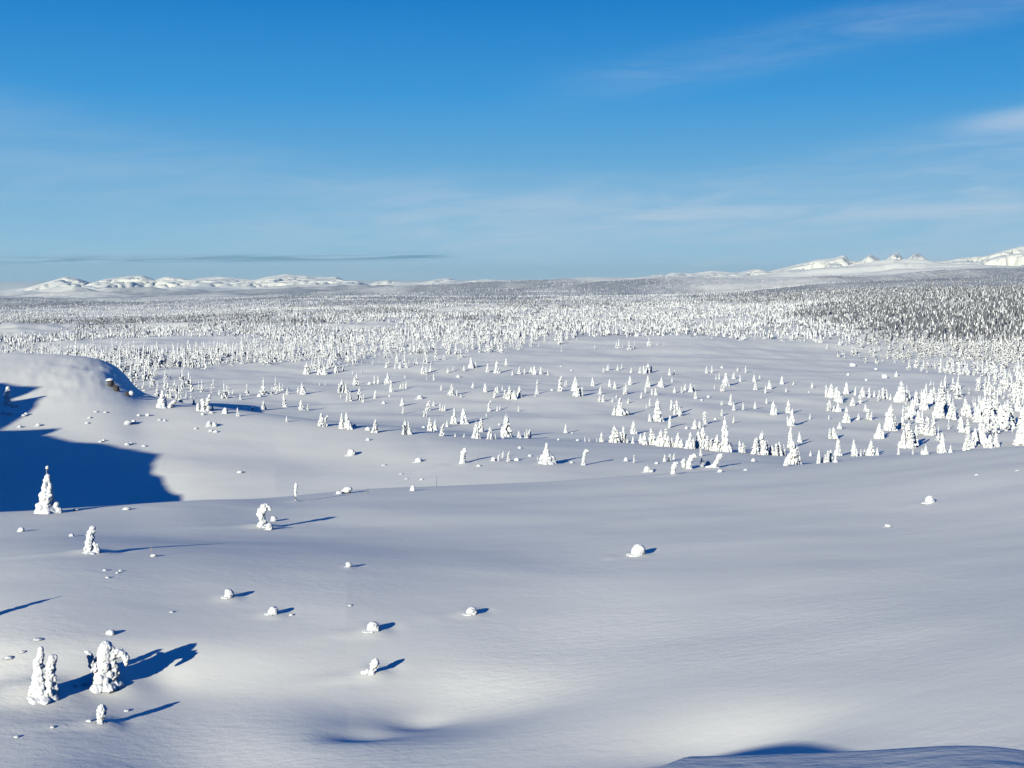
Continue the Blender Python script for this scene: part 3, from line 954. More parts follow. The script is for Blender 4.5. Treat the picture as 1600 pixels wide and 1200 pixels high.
hero('snow_covered_spruce', crown('crown', [(0, [(0, 0.0, .2), (0, .25, .17), (.05, .5, .16), (.18, .74, .17), (.34, .86, .15), (.42, .74, .08)]), (0, [(-.3, .15, .12), (-.34, .4, .14), (-.3, .55, .12)])], 14, skirt_r=.28), 1076, 733, 25,
     'snow figure shaped like a bowing monk, between two smaller lumpy ones')
hero('snow_covered_spruce', crown('crown', [(0, [(0, 0.0, .2), (.0, .3, .17), (.06, .6, .22), (.14, .8, .18), (.26, .84, .12)])], 15, skirt_r=.24), 1052, 741, 20,
     'squat snow figure with a heavy round head at the lip of the ridge')
hero('snow_covered_spruce', crown('crown', [(0, [(0, 0.0, .34), (0, .2, .28), (.0, .4, .2), (-.01, .6, .12), (0, .85, .06), (0, .95, .04)]), (0, [(.3, 0, .18), (.26, .25, .12)]), (0, [(-.2, .1, .17), (-.2, .3, .12)]), (.1, [(.12, .2, .17), (.1, .45, .1)])], 16, skirt_r=.4, mat=M_CRUST_B), 854, 723, 32,
     'broad bell-shaped snow spruce with a pointed tip, the largest on the middle slope')
hero('snow_covered_spruce', crown('crown', [(0, [(0, 0.0, .22), (0, .25, .18), (.0, .5, .17), (.08, .75, .18), (.14, .88, .14)])], 17, skirt_r=.24), 723, 724, 24,
     'rounded snow spruce leaning a little, alone on the middle slope')

# ---- snow mounds and mushrooms (buried shrubs, stumps and boulders)
def mound(px, py, h, label, w=1.0, k=None):
    g = spot(px, py)
    if g is None:
        return
    i = rngp.randrange(len(MOUNDS)) if k is None else k
    o = add_shape(MOUNDS[i], 'snow_mound', px, py, h, 'snow mound', rngp.uniform(.1, .7), label, wide=w, sink=0.10)
    return o

for a in [(997, 866, 20, 'plump white snow ball standing alone on the wide open slope', .95),
          (583, 986, 17, 'round snow cap on a sunken stump above the tilted snow head', 1.1),
          (737, 959, 13, 'snow cap at the end of a faint drift line on the slope', 1.25),
          (427, 960, 13, 'bun-shaped snow cap midway down the slope with a short shadow', 1.1),
          (358, 934, 15, 'narrow snow cap with a wedge of drift, above the bun-shaped one', .85),
          (545, 886, 9, 'tiny snow bump alone below the dark open mound', .95),
          (1452, 785, 13, 'squarish snow cap on the smooth ridge shoulder with a black shadow', 1.0),
          (1388, 823, 5, 'flat little snow disc with a faint drift tail on the shoulder', 1.8),
          (33, 831, 8, 'small snow ball with a needle-thin shadow near the ball-tipped spire', 1.0),
          (112, 838, 5, 'faint flat snow bump between the spire and the ragged spruce', 1.4),
          (173, 991, 8, 'slanting sliver of snow behind the stout drooping spruce', 1.6),
          (421, 828, 13, 'stubby snow cone at the foot of the club-headed spruce', .8),
          (428, 815, 10, 'snow lump lying in the long shadow of the club-headed spruce', .9),
          (549, 716 - 4, 12, 'blunt snow stump above the slope crossed by a short shadow', .95),
          (654, 722, 8, 'wide low snow loaf on the middle slope', 1.3),
          (645, 767, 11, 'little upright snow thimble on the fold of the slope', .62),
          (530, 772, 6, 'low wedge of snow leaning on the cracked mound', 1.5),
          (575, 689, 5, 'tiny block of snow just under the ridge crest', 1.1),
          (200, 664, 7, 'lump of snow in the scatter of bumps on the bare flank', 1.4),
          (209, 662, 6, 'rounder lump of snow at the sunny end of the bump scatter', 1.1),
          (327, 666, 10, 'double-peaked snow lump on the open flank below the three-stemmed spruce', .8),
          (335, 667, 8, 'smaller twin of the double-peaked lump beside its shadow', .9),
          (317, 649, 4, 'small white pebble of snow under the three-stemmed spruce', 1.2),
          (330, 646, 4, 'flat white pebble of snow beside the three-stemmed spruce', 1.5),
          (352, 646, 11, 'shaded snow bud on the shoulder next to the pointed one', .7),
          (205, 618, 8, 'snow cap at the foot of the rocky end of the knoll', .8),
          (375, 739, 4, 'low broken snow crust showing on the smooth slope', 2.0),
          (198, 749 + 48, 5, 'half-hidden snow bump on the rim of the shaded hollow', 2.0),
          (60, 667, 5, 'white bump in the shade at the lower edge of the knoll', 1.3),
          (31, 668, 4, 'smallest white bump in the shade of the knoll', 1.4),
          (118, 798, 4, 'snow bump in blue shade beside the ball-tipped spire', 2.0),
          (748, 729, 4, 'flat crumb of snow beside the rounded leaning spruce', 1.6),
          (771, 720, 7, 'round lump at the foot of the tangled spruce thicket', 1.0),
          (812, 701, 4, 'tiny snow crumb under the ridge crest behind the bell-shaped spruce', 1.3),
          (828, 713, 4, 'tiny snow crumb beside the bell-shaped spruce', 1.4),
          (893, 724, 4, 'small crumb of snow next to the hooked spruce', 1.2),
          (978, 721, 8, 'short snow peg beside a taller finger of snow', .7),
          (1011, 738, 12, 'mushroom of snow on the ridge lip with a flat companion', .85),
          (1017, 738, 5, 'flat companion of the mushroom of snow on the ridge lip', 1.5),
          (1026, 725, 4, 'snow crumb on the shaded dip before the twin lumps', 1.3),
          (1125, 738, 6, 'snow button at the foot of the hunched snow figure', 1.1),
          (1106, 727, 8, 'lumpy snow heap pressed against the hunched snow figure', .9),
          (1165, 735, 3, 'white fleck of snow past the two long parallel shadows', 1.8),
          (1177, 721, 6, 'lone snow button on the bare slope near the pine thickets', 1.0),
          (59, 975 + 25, 3, 'thin wind crust lifting from the near slope', 4.0),
          (240, 870, 5, 'shallow snow bump with frosted twigs sticking out of it', 1.6)]:
    mound(a[0], a[1], a[2], a[3], a[4])

for px, py, h, w in [(140,654,3,1.6),(136,662,3,1.8),(150,645,2.5,2),(165,646,2.5,2),(217,651,4,1.3),(231,650,5,1.1),(250,657,3,2),(257,658,3.5,1.2),(306,671,3,1.5),(330,675,4,1.8),(337,676,4,1.6),
                     (162,690,4,1.2),(157,692,3,1.8),(199,696,4,1.8),(205,695,4,1.3),(225,698,3,2.2),(5,647,5,1.3),(15,649,5,1.5),(37,651,4,1.6),(41,649,5,1.2),(23,636,4,2),(164,892,3,2),(188,893,3,1.6),(183,896,3,1.3),
                     (168,904,3,2),(268,957,2.5,2.2),(14,1029,4,2.6),(35,1021,3,2.6),(117,1072,3,1.8),(131,1073,4,1.6),(82,1138,3,2),(26,1152,3,2.6),(198,1112,3,2.4),(600,728,2.5,3),(627,741,2,3),(635,749,2,2.6),
                     (659,750,3,1.6),(547,948,2.5,2.4),(455,963,3,2),(1526,743,2.5,2),(1590,736,2,4)]:
    mound(px, py, h, None, w)

# mound; a dark lump stands in for the shade under its cap
x, y, z, r = spot(541, 771)
h = 12 / F * r
root = bpy.data.objects.new('snow_mound', None); C.objects.link(root); root.location = (x, y, z - .05)
tag(root, 'cracked snow mound with a dark opening under its overhanging cap', 'snow mound')
rg = np.random.default_rng(77)
v, f = blobs_mesh([((-.25, 0, .25), (.45, .5, .38), 0, 0), ((.1, 0, .5), (.5, .5, .42), 0, .2), ((.45, 0, .72), (.36, .45, .18), 0, .35), ((.62, -.1, .6), (.2, .3, .12), 0, .7)], ICO3, rg, .05)
o = link('snow_cap', remeshed('cap', v, f, .04, [M_CRUST], 3), root); o.scale = (h, h, h)
v, f = blobs_mesh([((.3, 0, .25), (.28, .4, .3), 0, 0)], ICO2, rg, .15)
o = link('rock', np_mesh('rock', v, None, f, False, [M_ROCK]), root); o.scale = (h, h, h)  # dark blob put in as the shade of the opening
ALL.append(dict(o=root, px=541, py=771, h=12, r=r, name='snow_mound', label=1))

# ---- bare twigs and marker sticks
def stick(px, py, hpx, rad, name, label, cat, lean=(0, 0), mat=None, forks=0):
    x, y, z, r = spot(px, py)
    h = hpx / F * r
    V, Fc = cone_tube(rad, rad * .6, -.3, h)
    V[8:, 0] += lean[0] * h; V[8:, 1] += lean[1] * h
    vs, fs = [V], [Fc]; off = len(V)
    for q in range(forks):
        b, g = cone_tube(rad * .6, rad * .3, 0, h * .45)
        sx = (.35 if q % 2 else -.3) * (1 + .2 * q)
        b[:, 0] += sx * np.clip(b[:, 2], 0, None) + lean[0] * h * (.3 + .15 * q); b[:, 2] += h * (.3 + .15 * q)
        vs.append(b); fs.append(g + off); off += len(b)
    o = link(name, np_mesh(name, np.vstack(vs), None, np.vstack(fs), True, [mat or M_BARK]))
    o.location = (x, y, z)
    tag(o, label, cat)
    ALL.append(dict(o=o, px=px, py=py, h=hpx, r=r, name=name, label=label))

stick(575, 770, 7, .035, 'marker_stick', 'short dark stick poking out of the snow beside the cracked mound', 'stick')
stick(682, 761, 16, .022, 'bare_sapling', 'thin bare sapling sticking out above a speck of snow', 'sapling', (.03, 0))
stick(238, 869, 15, .02, 'bare_sapling', 'bare forked sapling on the near slope under the ragged leaning spruce', 'sapling', (-.1, 0), M_TWIG, 3)
stick(747, 722, 8, .03, 'bare_sapling', 'thin bare sapling between the rounded spruce and the tangled thicket', 'sapling', (.05, 0))

# ---- rocks at the end of the knoll
def rock(px, py, hpx, wide, label, cap=True, seed=0):
    x, y, z, r = spot(px, py)
    h = hpx / F * r
    rg = np.random.default_rng(seed)
    root = bpy.data.objects.new('boulder', None); C.objects.link(root); root.location = (x, y, z - .2 * h)
    tag(root, label, 'boulder')
    v, f = blobs_mesh([((0, 0, .4), (.5 * wide, .5, .6), 0, .2), ((.2 * wide, .1, .2), (.4 * wide, .5, .5), .5, .3)], ICO2, rg, .16)
    o = link('rock', np_mesh('rock', v, None, f, False, [M_ROCK]), root); o.scale = (h, h, h)
    if cap:
        v, f = blobs_mesh([((0, 0.05, 1.0), (.62 * wide, .6, .22), 0, .1), ((-.3 * wide, 0, .95), (.5 * wide, .5, .2), 0, -.1)], ICO2, rg, .08)
        o = link('snow_cap', np_mesh('cap', v, None, f, True, [M_CRUST]), root); o.scale = (h, h, h)
    ALL.append(dict(o=root, px=px, py=py, h=hpx, r=r, name='boulder', label=label))
rock(173, 605, 12, .75, 'dark boulder under a thick snow brow on the shaded end of the knoll', True, 1)
rock(181, 611, 11, .8, 'dark boulder below the snow-browed one on the knoll end', False, 2)
rock(198, 619, 8, .9, 'dark rock at the very foot of the knoll beside a snow cap', False, 3)

# ---- the unseen tree whose shadow reaches into the picture, and the trees of the middle distance
add_shape(SHAPES['slim'][1], 'snow_covered_spruce', -75, 985, 62, 'tree', 0, 'slim snow spruce whose long shadow crosses the near slope')

# (px offset, py offset, list of (x, base y, height[, kind])) read off fourfold enlargements
L6 = [(180,305,90,'s'),(195,225,40),(50,322,60),(285,325,70),(322,325,45,'b'),(193,400,40,'c'),(408,425,88),(433,425,80,'b'),(535,440,105),(575,440,110,'w'),(615,428,20,'m'),(742,465,90,'c'),(700,450,28,'m'),
 (925,475,95,'t'),(952,475,85),(1090,455,90),(1117,450,75),(1160,485,85,'b'),(1195,430,45),(1235,410,105,'w'),(1303,410,105,'c'),(1375,500,110,'c'),(1403,460,95),(1245,490,25,'c'),(1300,495,28,'c'),(1460,505,85,'w'),
 (1495,505,35,'c'),(1545,500,60),(1565,490,150,'c'),(1520,420,15,'m'),(1048,435,15,'m'),(1058,365,58),(1075,325,65,'b'),(1110,300,35,'c'),(1160,330,50),(1180,330,45),(912,297,55),(918,347,45,'k'),(798,285,22,'m'),
 (745,250,55,'c'),(645,260,85,'c'),(670,275,50),(570,268,60),(590,268,65),(530,250,25),(540,215,90,'w'),(518,215,60),(563,215,60),(615,165,50,'c'),(295,225,80,'w'),(265,215,40),(130,220,55),(150,205,55),(22,240,25,'m'),
 (845,210,75,'c'),(835,240,15,'m'),(825,158,70,'w'),(808,165,40),(740,158,50),(765,162,55),(710,165,20,'m'),(905,190,30),(920,190,40),(937,190,45),(1220,230,75,'w'),(1255,235,40),(1280,248,25),(1157,200,35,'c'),(1355,185,40,'c'),
 (1435,210,60,'c'),(1455,332,80,'b'),(1508,330,35),(1525,325,30),(1440,370,30),(1490,248,70),(1510,215,45),(1540,200,30),(1560,252,60),(1587,255,85,'w'),(1025,255,30,'m'),(1265,120,20,'m'),(1200,90,40,'c'),(1235,80,30),
 (1065,135,20),(1112,137,45),(932,125,25),(1045,100,60),(1065,105,55),(1090,85,50),(1300,78,40),(1345,62,70,'w'),(1372,60,40),(1448,88,60,'c'),(1505,92,80,'c'),(1565,45,50),(815,60,40,'w'),(870,66,40),(900,62,45),(940,60,35),
 (320,98,80,'w'),(400,102,80,'w'),(430,103,60),(500,92,50),(545,80,40),(400,170,20),(433,168,20),(1485,642,18,'m'),(1515,642,50,'b'),(1542,622,45,'b'),(1575,645,70,'b'),(603,98,20),(662,95,25)]
L7 = [(30,640,22,'m'),(50,565,8,'m'),(45,500,50,'w'),(90,500,60),(108,500,60),(335,466,60,'c'),(375,470,12,'m'),(290,512,15,'m'),(410,516,15,'m'),(457,522,35),(483,522,28),(530,522,25),(557,522,65,'c'),(255,648,50),
 (160,640,30,'k'),(762,655,55,'k'),(955,646,50),(985,642,50),(1010,635,45,'b'),(1075,662,45),(1180,612,60,'b'),(1187,680,60,'t'),(1220,668,30),(640,527,115,'w'),(660,527,90),(690,527,110),(712,527,60),(755,532,50,'c'),(808,532,65),
 (828,540,85,'c'),(880,541,110),(905,545,60),(930,550,110,'w'),(955,550,120),(975,552,70),(1000,552,60),(1035,556,100,'w'),(1060,560,60),(1105,565,110,'w'),(1128,566,70),(1170,562,112),(1190,562,150,'s'),(1230,575,100),
 (1255,572,80),(1280,580,110,'w'),(1340,585,222,'s'),(1365,582,60),(1425,586,80),(1445,592,70),(1520,600,112),(1560,602,150,'w'),(1590,602,90),(760,472,85,'c'),(985,436,85),(910,392,145,'c'),(862,395,50,'c'),(885,390,40),
 (675,356,120,'w'),(640,356,60),(702,356,45,'m'),(628,275,30),(725,282,35),(860,312,65),(840,316,30),(995,326,70),(1025,352,95),(1048,362,60),(1140,442,65,'w'),(1170,440,50),(1090,442,20,'m'),(1205,412,85,'k'),(1270,386,15,'m'),
 (1310,362,45),(1385,405,45),(1310,292,30),(1365,292,75,'c'),(1387,326,50,'c'),(1445,322,50),(1517,316,50),(1590,282,35),(808,250,45),(835,217,45),(875,227,40),(900,231,50,'w'),(550,226,55),(570,272,50,'w'),(545,270,40),
 (653,246,20),(405,237,90,'w'),(420,236,70),(438,237,60),(395,205,95,'c'),(300,207,105,'b'),(335,176,40),(156,222,62),(158,160,35),(145,240,25),(45,245,75,'c'),(15,257,60),(5,107,40,'c'),(45,97,50),(78,97,35),(120,92,40),
 (142,102,60,'c'),(180,101,50,'c'),(195,96,30),(223,106,30,'c'),(40,331,35),(572,90,30),(600,76,40,'w'),(660,76,35,'w'),(685,71,35),(745,91,35),(800,92,45),(825,96,55),(850,92,65,'w'),(870,90,45),(985,106,45,'c'),(1015,102,30,'c'),
 (1000,148,35,'c'),(1015,217,40,'c'),(1060,217,40),(1080,201,45),(1117,212,60,'w'),(1135,206,45),(1147,252,55,'c'),(1185,266,15,'m'),(1228,246,20,'m'),(505,172,55,'c'),(612,177,50,'c'),(645,192,50,'c'),(738,167,60,'c'),
 (848,177,75,'c'),(935,182,70,'c'),(920,176,40),(700,227,50),(712,222,70),(1215,92,45,'c'),(1250,92,45),(1312,62,15,'m'),(1385,127,45,'c'),(1410,82,25),(1425,147,45),(1460,92,45),(1275,132,30),(1295,132,40),(1335,172,85,'w'),
 (1315,207,60),(1515,147,45,'c'),(1522,197,60,'c'),(1548,127,25,'c'),(1585,217,50),(1265,192,25),(372,80,12,'m'),(305,52,8,'m'),(250,202,14,'m')]
L8 = [(85,162,55,'c'),(10,192,60),(160,166,25),(112,212,30),(275,187,35,'c'),(255,216,10,'m'),(30,352,90),(50,355,50),(125,342,85,'c'),(145,422,110,'c'),(125,422,60),(260,382,35,'k'),(380,327,70),(440,335,70,'w'),(410,332,40),
 (380,382,30),(490,402,100,'w'),(565,387,45,'c'),(610,332,45,'c'),(632,387,75),(445,442,45),(385,502,70),(408,502,75),(198,527,70,'c'),(137,557,142,'s'),(20,602,70),(45,607,80),(70,607,90),(95,607,70),(150,662,160,'w'),(182,662,120),
 (110,672,60),(265,612,35,'w'),(315,657,90),(340,652,40),(365,652,80),(435,607,110,'c'),(390,647,80),(422,650,50),(540,612,110,'c'),(580,612,45),(640,607,100,'c'),(682,606,50),(605,606,40),(690,502,100,'w'),(717,502,60),
 (760,452,165,'w'),(740,432,100),(790,452,90),(815,602,50),(845,562,120),(870,557,165,'w'),(895,562,120),(920,552,140),(905,602,40),(985,602,65,'w'),(963,602,40),(1090,592,130,'c'),(1060,592,50),(1140,590,50),(975,482,110),
 (1010,482,120),(1035,482,90),(1240,572,80,'w'),(1265,562,120),(1325,532,170,'w'),(1290,542,110),(1225,577,50),(1350,562,60),(1380,560,85),(1420,555,85,'w'),(1555,522,70),(1585,542,160,'w'),(1210,462,100),(1195,442,70),
 (1250,470,90),(365,242,80),(395,247,90,'w'),(420,267,80),(440,277,100),(460,282,50),(525,297,55,'w'),(490,222,75),(545,232,55),(590,242,65,'w'),(632,247,65),(665,242,40),(690,247,50),(715,257,75),(740,252,60),(765,262,40),
 (830,272,130,'w'),(860,267,70),(880,262,60),(920,292,90),(900,352,100,'w'),(970,322,130),(1015,282,90),(1070,372,150,'w'),(1100,332,130),(1140,380,100),(940,400,80),(1165,385,90),(1230,360,110),(1260,370,80),(1310,400,110,'w'),
 (1345,380,130),(1380,400,150,'w'),(1420,350,120),(1450,430,140),(1490,440,160,'w'),(1520,420,130),(1560,330,140),(1590,420,120),(530,50,25,'m'),(730,125,30,'m'),(500,108,18,'m'),(675,72,14,'m'),(800,115,35,'w'),(615,140,16,'m')]


def place_list(L, ox, oy):
    for e in L:
        x, y, h = e[:3]
        k = e[3] if len(e) > 3 else rngp.choice(['c', 'c', 's', 'w', 'k', 't'])
        px, py, hp = ox + x / 4.0, oy + y / 4.0, h / 4.0
        if k == 'm':
            mound(px, py, hp, None, rngp.uniform(.8, 1.4))
            continue
        kind = {'c': 'cone', 's': 'slim', 'k': 'column', 'b': rngp.choice(['bent', 'bent', 'hook']), 'w': 'broad', 't': 'twin'}[k]
        i = rngp.randrange(len(SHAPES[kind]))
        o = add_shape(SHAPES[kind][i], 'snow_covered_spruce', px, py, hp, 'tree', rngp.uniform(0, 6.28) if kind not in ('bent', 'hook') else rngp.uniform(-.7, .7), None,
                      wide=rngp.uniform(.62, .92))
        if o is not None:
            o.rotation_euler[0] = rngp.gauss(0, .04); o.rotation_euler[1] = rngp.gauss(0, .04)
        if o is not None:
            ALL[-1]['shape'] = kind
place_list(L6, 400, 560)
place_list(L7, 800, 560)
place_list(L8, 1200, 560)
for (px, py, h, k) in [(372, 651, 14, 'c'), (364, 616, 8, 'c'), (395, 642, 7, 'c'), (343, 617, 9, 'c'), (411, 641, 15, 'w'), (332, 641, 10, 'c'), (303, 633, 12, 'c'), (376, 625, 10, 'c')]:
    place_list([(px * 4, py * 4, h * 4, k)], 0, 0)

# ---- names for the trees and lumps of the middle distance: each is described from a landmark near it
LM = [(854, 723, 'the bell-shaped spruce'), (911, 727, 'the walking-stick spruce'), (1076, 733, 'the bowing monk figure'), (1117, 731, 'the hunched snow figure'),
      (254, 637, 'the bushy one-armed spruce'), (318, 643, 'the three-stemmed spruce'), (723, 724, 'the rounded leaning spruce'), (142, 863, 'the ragged leaning spruce'), (163, 1070, 'the stout drooping spruce'), (12, 633, 'the crusted knoll spruce'), (410, 822, 'the club-headed spruce'), (580, 1053, 'the tilted snow head'),
      (1135, 706, 'the tallest crest spire', 'tallest and broadest spire of snow on the long ridge crest'),
      (1234, 699, 'the spire behind the split clump', 'tall narrow spire rising straight behind the big split clump'),
      (1237, 725, 'the big split clump', 'big split clump of snow spruce where the two near slopes meet'),
      (1279, 724, 'the lower rim clump', 'clump standing on the fold just right of the big split clump'),
      (534, 670, 'the shaggy pair on the crest', 'shaggy spruce of the pair breaking the crest above the lone snow stump'),
      (791, 682, 'the high spire at mid crest', 'high slender spire over the crest behind the bell-shaped spruce'),
      (969, 649, 'the widest clump of the plain', 'widest shaggy clump alone on the open plain, with a broad shadow'),
      (1027, 658, 'the tall plain spire', 'tall clean spire on the open plain beside the widest shaggy clump'),
      (1390, 673, 'the stout clump over the shoulder', 'stout tall clump behind the smooth shoulder, first of the big wood'),
      (1417, 699, 'the great rim clump', 'great bushy clump on the rim of the smooth shoulder'),
      (1473, 708, 'the pointed rim tree', 'pointed spruce with a wide foot on the rim of the smooth shoulder'),
      (1531, 692, 'the tall tree above the rim thicket', 'tall spruce standing over the thicket near the far end of the rim'),
      (1467, 653, 'the heavy clump in the big wood', 'heavy clump in the middle of the big wood behind the shoulder'),
      (1407, 628, 'the tall clump by the clearing', 'first tall clump where the wood meets the shaded clearing'),
      (1125, 583 + 85, 'the spruce under the plain rise', 'lone spruce on the far side of the shaded dip below the tallest spire'),
      (904, 612, 'the clustered trio of the plain', 'clustered leaning spruces halfway out on the plain'), (1012, 604, 'the trim cone of the far plain', 'trim cone far out on the plain, clear of its neighbours'),
      (706, 617, 'the pale plain clump', 'pale clump out on the plain above the high spire at mid crest'), (610, 612, 'the high-hat spruce', 'high-hat spruce alone between two groups beyond the crest'),
      (473, 616, 'the ragged plain spruce', 'ragged spruce over the shaded dip beyond the shaggy pair'), (1136, 602, 'the clump by the snowfield', 'tall clump at the edge of the wide bare snowfield'),
      (1230, 667, 'the cone beyond the split clump', 'cone-shaped spruce on the plain well beyond the big split clump'), (1325, 660, 'the shaggy tree among shadows', 'shaggy spruce among long shadows at the edge of the big wood'),
      (1221, 600, 'the small cone under the snowfield', 'small clean cone just under the wide bare snowfield')]
used = set()
marks = []
for e in LM:
    best, bd = None, 1e9
    for k, d in enumerate(ALL):
        if k in used or d['name'] != 'snow_covered_spruce':
            continue
        dd = math.hypot(d['px'] - e[0], d['py'] - e[1])
        if dd < bd:
            best, bd = k, dd
    used.add(best)
    d = ALL[best]
    marks.append((d['px'], d['py'], e[2]))
    if len(e) > 3:
        d['label'] = e[3]; tag(d['o'], e[3])
    d['mark'] = True
ORD = 'first second third fourth fifth sixth seventh eighth ninth tenth eleventh twelfth thirteenth fourteenth fifteenth sixteenth seventeenth eighteenth nineteenth twentieth'.split()
FORM = {'cone': 'cone-shaped', 'slim': 'slender', 'column': 'pillar-like', 'bent': 'bent', 'hook': 'hook-tipped', 'broad': 'bushy', 'twin': 'double'}
groups = {}
for d in ALL:
    if d['label']:
        continue
    m = min(marks, key=lambda q: math.hypot(d['px'] - q[0], (d['py'] - q[1]) * 1.6))
    dx, dy = d['px'] - m[0], d['py'] - m[1]
    if abs(dx) > 2.2 * abs(dy):
        dr = 'to the right of' if dx > 0 else 'to the left of'
    elif abs(dy) > 2.2 * abs(dx):
        dr = 'in front of' if dy > 0 else 'behind'
    else:
        dr = ('in front and ' if dy > 0 else 'behind and ') + ('right of' if dx > 0 else 'left of')
    if d['name'] == 'snow_mound':
        a = 'snow lump' if d['h'] >= 4 else 'flat snow crumb'
    else:
        sz = 'small' if d['h'] < 11 else ('mid-sized' if d['h'] < 21 else 'tall')
        a = sz + ' ' + FORM[d['shape']] + ' snowy spruce'
    groups.setdefault((a, dr, m[2]), []).append((math.hypot(dx, dy), d))
for (a, dr, m), L in groups.items():
    L.sort(key=lambda q: q[0])
    for k, (_, d) in enumerate(L):
        lab = (a + ' ' + dr + ' ' + m) if len(L) == 1 else (ORD[k] + ' ' + a + ' ' + dr + ' ' + m)
        if dr.startswith('to the') and len(lab.split()) > 16:
            lab = lab.replace('to the right of', 'right of').replace('to the left of', 'left of')
        d['label'] = lab
        tag(d['o'], lab)
for d in ALL:
    o = d['o']
    if d['name'] == 'snow_covered_spruce':
        o['group'] = 'snow-covered spruces of the near slope' if d['r'] < 140 else 'snow-covered spruces of the ridge and plain'
    elif d['name'] == 'snow_mound':
        o['group'] = 'snow mounds and buried stumps'

# ---- woodland too dense to count: one object per kind of wood
def lod_near(seed, dark):
    rng = np.random.default_rng(seed)
    B = tree_blobs(rng, 'cone', rng.uniform(.15, .22), 3, 0.8, rng.uniform(-.06, .06))
    B = B[:4 + rng.integers(9, 14)]
    B.append(((0, 0, .93), (.03, .03, .08), 0, 0)); B.append(((0, 0, .75), (.06, .06, .14), 0, 0))
    v, f = blobs_mesh(B, ICO1, rng, .22)
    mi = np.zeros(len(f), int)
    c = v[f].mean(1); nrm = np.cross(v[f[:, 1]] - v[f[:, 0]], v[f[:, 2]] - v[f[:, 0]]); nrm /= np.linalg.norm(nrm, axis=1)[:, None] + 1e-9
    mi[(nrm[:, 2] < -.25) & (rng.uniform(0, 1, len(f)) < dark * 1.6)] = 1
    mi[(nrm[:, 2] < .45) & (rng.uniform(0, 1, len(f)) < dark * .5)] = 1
    return v, f, mi


def lod_far(seed, dark):
    rng = np.random.default_rng(seed)
    v = []; f = []; mi = []
    n = 5; R = rng.uniform(.17, .26)
    for k, (z0, z1, rr) in enumerate(((0, .5, 1.0), (.28, .78, .75), (.58, 1.0, .45))):
        b = len(v); ph = rng.uniform(0, 6)
        for i in range(n):
            a = ph + 6.283 * i / n
            q = R * rr * rng.uniform(.75, 1.25)
            v.append((q * math.cos(a), q * math.sin(a), z0 + rng.uniform(-.03, .05)))
        v.append((rng.uniform(-.02, .02), rng.uniform(-.02, .02), z1))
        for i in range(n):
            f.append((b + i, b + (i + 1) % n, b + n)); mi.append(1 if rng.uniform() < dark else 0)
    return np.array(v), np.array(f), np.array(mi)


def scatter(name, label, lods, cand, seed, dark=None):
    """cand: (x, y, height, width) arrays; every tree goes into one mesh"""
    rng = np.random.default_rng(seed)
    x, y, h, w = cand
    z = ground_z(x, y)
    which = rng.integers(0, len(lods), len(x)); yaw = rng.uniform(0, 6.283, len(x))
    VS, FS, MS = [], [], []; off = 0
    for k, (v, f, mi) in enumerate(lods):
        s = np.nonzero(which == k)[0]
        if not len(s):
            continue
        c, sn = np.cos(yaw[s])[:, None], np.sin(yaw[s])[:, None]
        hw = (h[s] * w[s])[:, None]
        vx = (v[None, :, 0] * c - v[None, :, 1] * sn) * hw + x[s][:, None]
        vy = (v[None, :, 0] * sn + v[None, :, 1] * c) * hw + y[s][:, None]
        vz = v[None, :, 2] * h[s][:, None] + (z[s] - .04 * h[s])[:, None]
        VS.append(np.stack([vx, vy, vz], -1).reshape(-1, 3))
        FS.append((f[None] + (np.arange(len(s)) * len(v))[:, None, None]).reshape(-1, 3) + off)
        MS.append(np.tile(mi, len(s))); off += len(s) * len(v)
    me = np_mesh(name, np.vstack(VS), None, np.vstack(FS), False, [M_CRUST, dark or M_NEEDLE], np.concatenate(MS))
    o = link(name, me)
    tag(o, label, 'wood', None, 'stuff')
    print('SCATTER', name, len(x), 'trees', len(me.polygons), 'faces')
    return o


def candidates(r0, r1, dens, seed, hlo, hhi, az_lim=0.60, az_lo=None):
    """random trees in a ring sector, kept where the cover map has wood"""
    rng = np.random.default_rng(seed)
    area = (r1 ** 2 - r0 ** 2) * az_lim
    n = int(area * dens * 2.8)
    r = np.sqrt(rng.uniform(r0 ** 2, r1 ** 2, n)); a = rng.uniform(-az_lim, az_lim, n)
    x, y = r * np.sin(a), r * np.cos(a)
    cv = grid_sample(COV, x, y)
    keep = rng.uniform(0, 2.8, n) < cv
    x, y, r, a, cv = x[keep], y[keep], r[keep], a[keep], cv[keep]
    big = 1 + .25 * np.clip(cv - 1, 0, 1.2)
    h = rng.uniform(0, 1, len(x)) ** 1.4 * (hhi - hlo) + hlo
    return x, y, h * big, rng.uniform(.5, .9, len(x)), r, a

HX = np.array([d['o'].location.x for d in ALL]); HY = np.array([d['o'].location.y for d in ALL])
def not_near(x, y, dist):
    ok = np.ones(len(x), bool)
    for hx, hy in zip(HX, HY):
        ok &= (x - hx) ** 2 + (y - hy) ** 2 > dist ** 2
    return ok

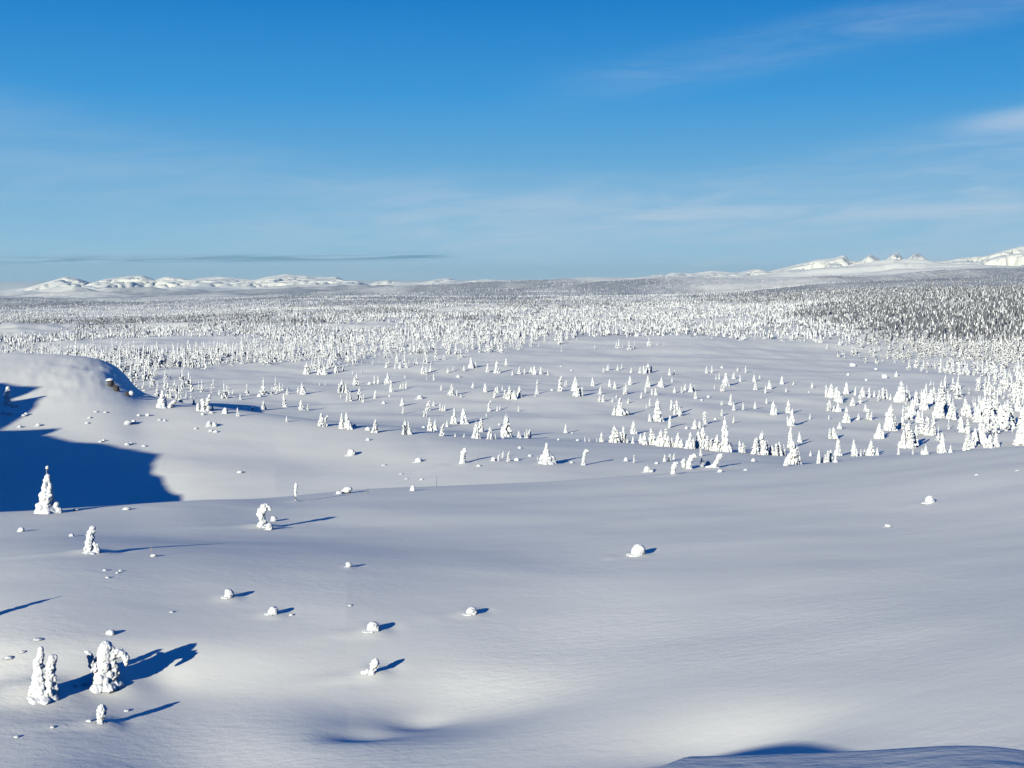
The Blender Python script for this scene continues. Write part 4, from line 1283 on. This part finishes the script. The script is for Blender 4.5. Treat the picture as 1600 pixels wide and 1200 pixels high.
tiers = [(235, 430, 1 / 30, 1.8, 5.2), (430, 700, 1 / 26, 1.8, 5.4), (700, 1100, 1 / 22, 2.0, 5.6), (1100, 1800, 1 / 36, 2.4, 6), (1800, 3000, 1 / 90, 3.0, 7), (3000, 5200, 1 / 300, 4.5, 9), (5200, 9000, 1 / 1100, 6, 12)]
acc = {'near_light': [], 'near_dark': [], 'far_light': [], 'far_dark': []}
for i, (r0, r1, de, lo, hi) in enumerate(tiers):
    x, y, h, w, r, a = candidates(r0, r1, de, 50 + i, lo, hi)
    pxx = 800 + F * np.tan(a)
    ok = not_near(x, y, 2.2) if r0 < 500 else np.ones(len(x), bool)
    # keep the individually built middle distance clear of extra trees
    cvv = grid_sample(COV, x, y)
    ok &= ~((r < 330) & (cvv < .3)) & ~((r < 520) & (cvv < .2))
    dk = ((pxx > 1280 + 60 * np.sin(y / 90.)) & (r > 520)) | ((r > 1000) & (fbm(x / 700, y / 1100, 88, 3) > 0.22))
    key = 'near' if r1 <= 700 else 'far'
    for d, s in ((dk & ok, '_dark'), (~dk & ok, '_light')):
        acc[key + s].append((x[d], y[d], h[d], w[d]))
NL = {k: [lod_near(300 + i, dk) for i in range(10)] for k, dk in (('_light', .24), ('_dark', .72))}
FL = {k: [lod_far(400 + i, dk) for i in range(16)] for k, dk in (('_light', .30), ('_dark', .75))}
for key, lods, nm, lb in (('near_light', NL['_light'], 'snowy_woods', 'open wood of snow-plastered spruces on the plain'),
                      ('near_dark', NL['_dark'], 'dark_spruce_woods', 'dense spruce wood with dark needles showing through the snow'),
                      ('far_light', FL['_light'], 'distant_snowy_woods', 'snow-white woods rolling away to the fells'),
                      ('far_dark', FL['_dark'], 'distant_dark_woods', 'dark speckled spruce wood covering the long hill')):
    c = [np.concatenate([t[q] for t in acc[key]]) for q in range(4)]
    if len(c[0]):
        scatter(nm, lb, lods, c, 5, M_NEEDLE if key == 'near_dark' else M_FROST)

def build_haze():
    bm = bmesh.new()
    bmesh.ops.create_cube(bm, size=1.0)
    lo, hi = float(H.min()) - 1.0, float(H.max()) + 40.0
    for v in bm.verts:
        v.co = (v.co.x * 184000, v.co.y * 184000, lo if v.co.z < 0 else hi)
    me = bpy.data.meshes.new('haze'); bm.to_mesh(me); bm.free()
    m = bpy.data.materials.new('haze'); m.use_nodes = True
    n = N(m.node_tree)
    out = n.new('ShaderNodeOutputMaterial')
    v = n.new('ShaderNodeVolumePrincipled')
    v.inputs['Color'].default_value = (0.50, 0.76, 1.0, 1)
    v.inputs['Density'].default_value = 1.3e-5
    n.put(out.inputs['Volume'], v.outputs[0])
    me.materials.append(m)
    o = link('haze', me)
    tag(o, 'thin blue winter haze lying over the far plain', 'haze', None, 'stuff')
build_haze()
print('THINGS', len(ALL), 'trees', sum(1 for d in ALL if d['name'] == 'snow_covered_spruce'), 'min r', min(d['r'] for d in ALL))
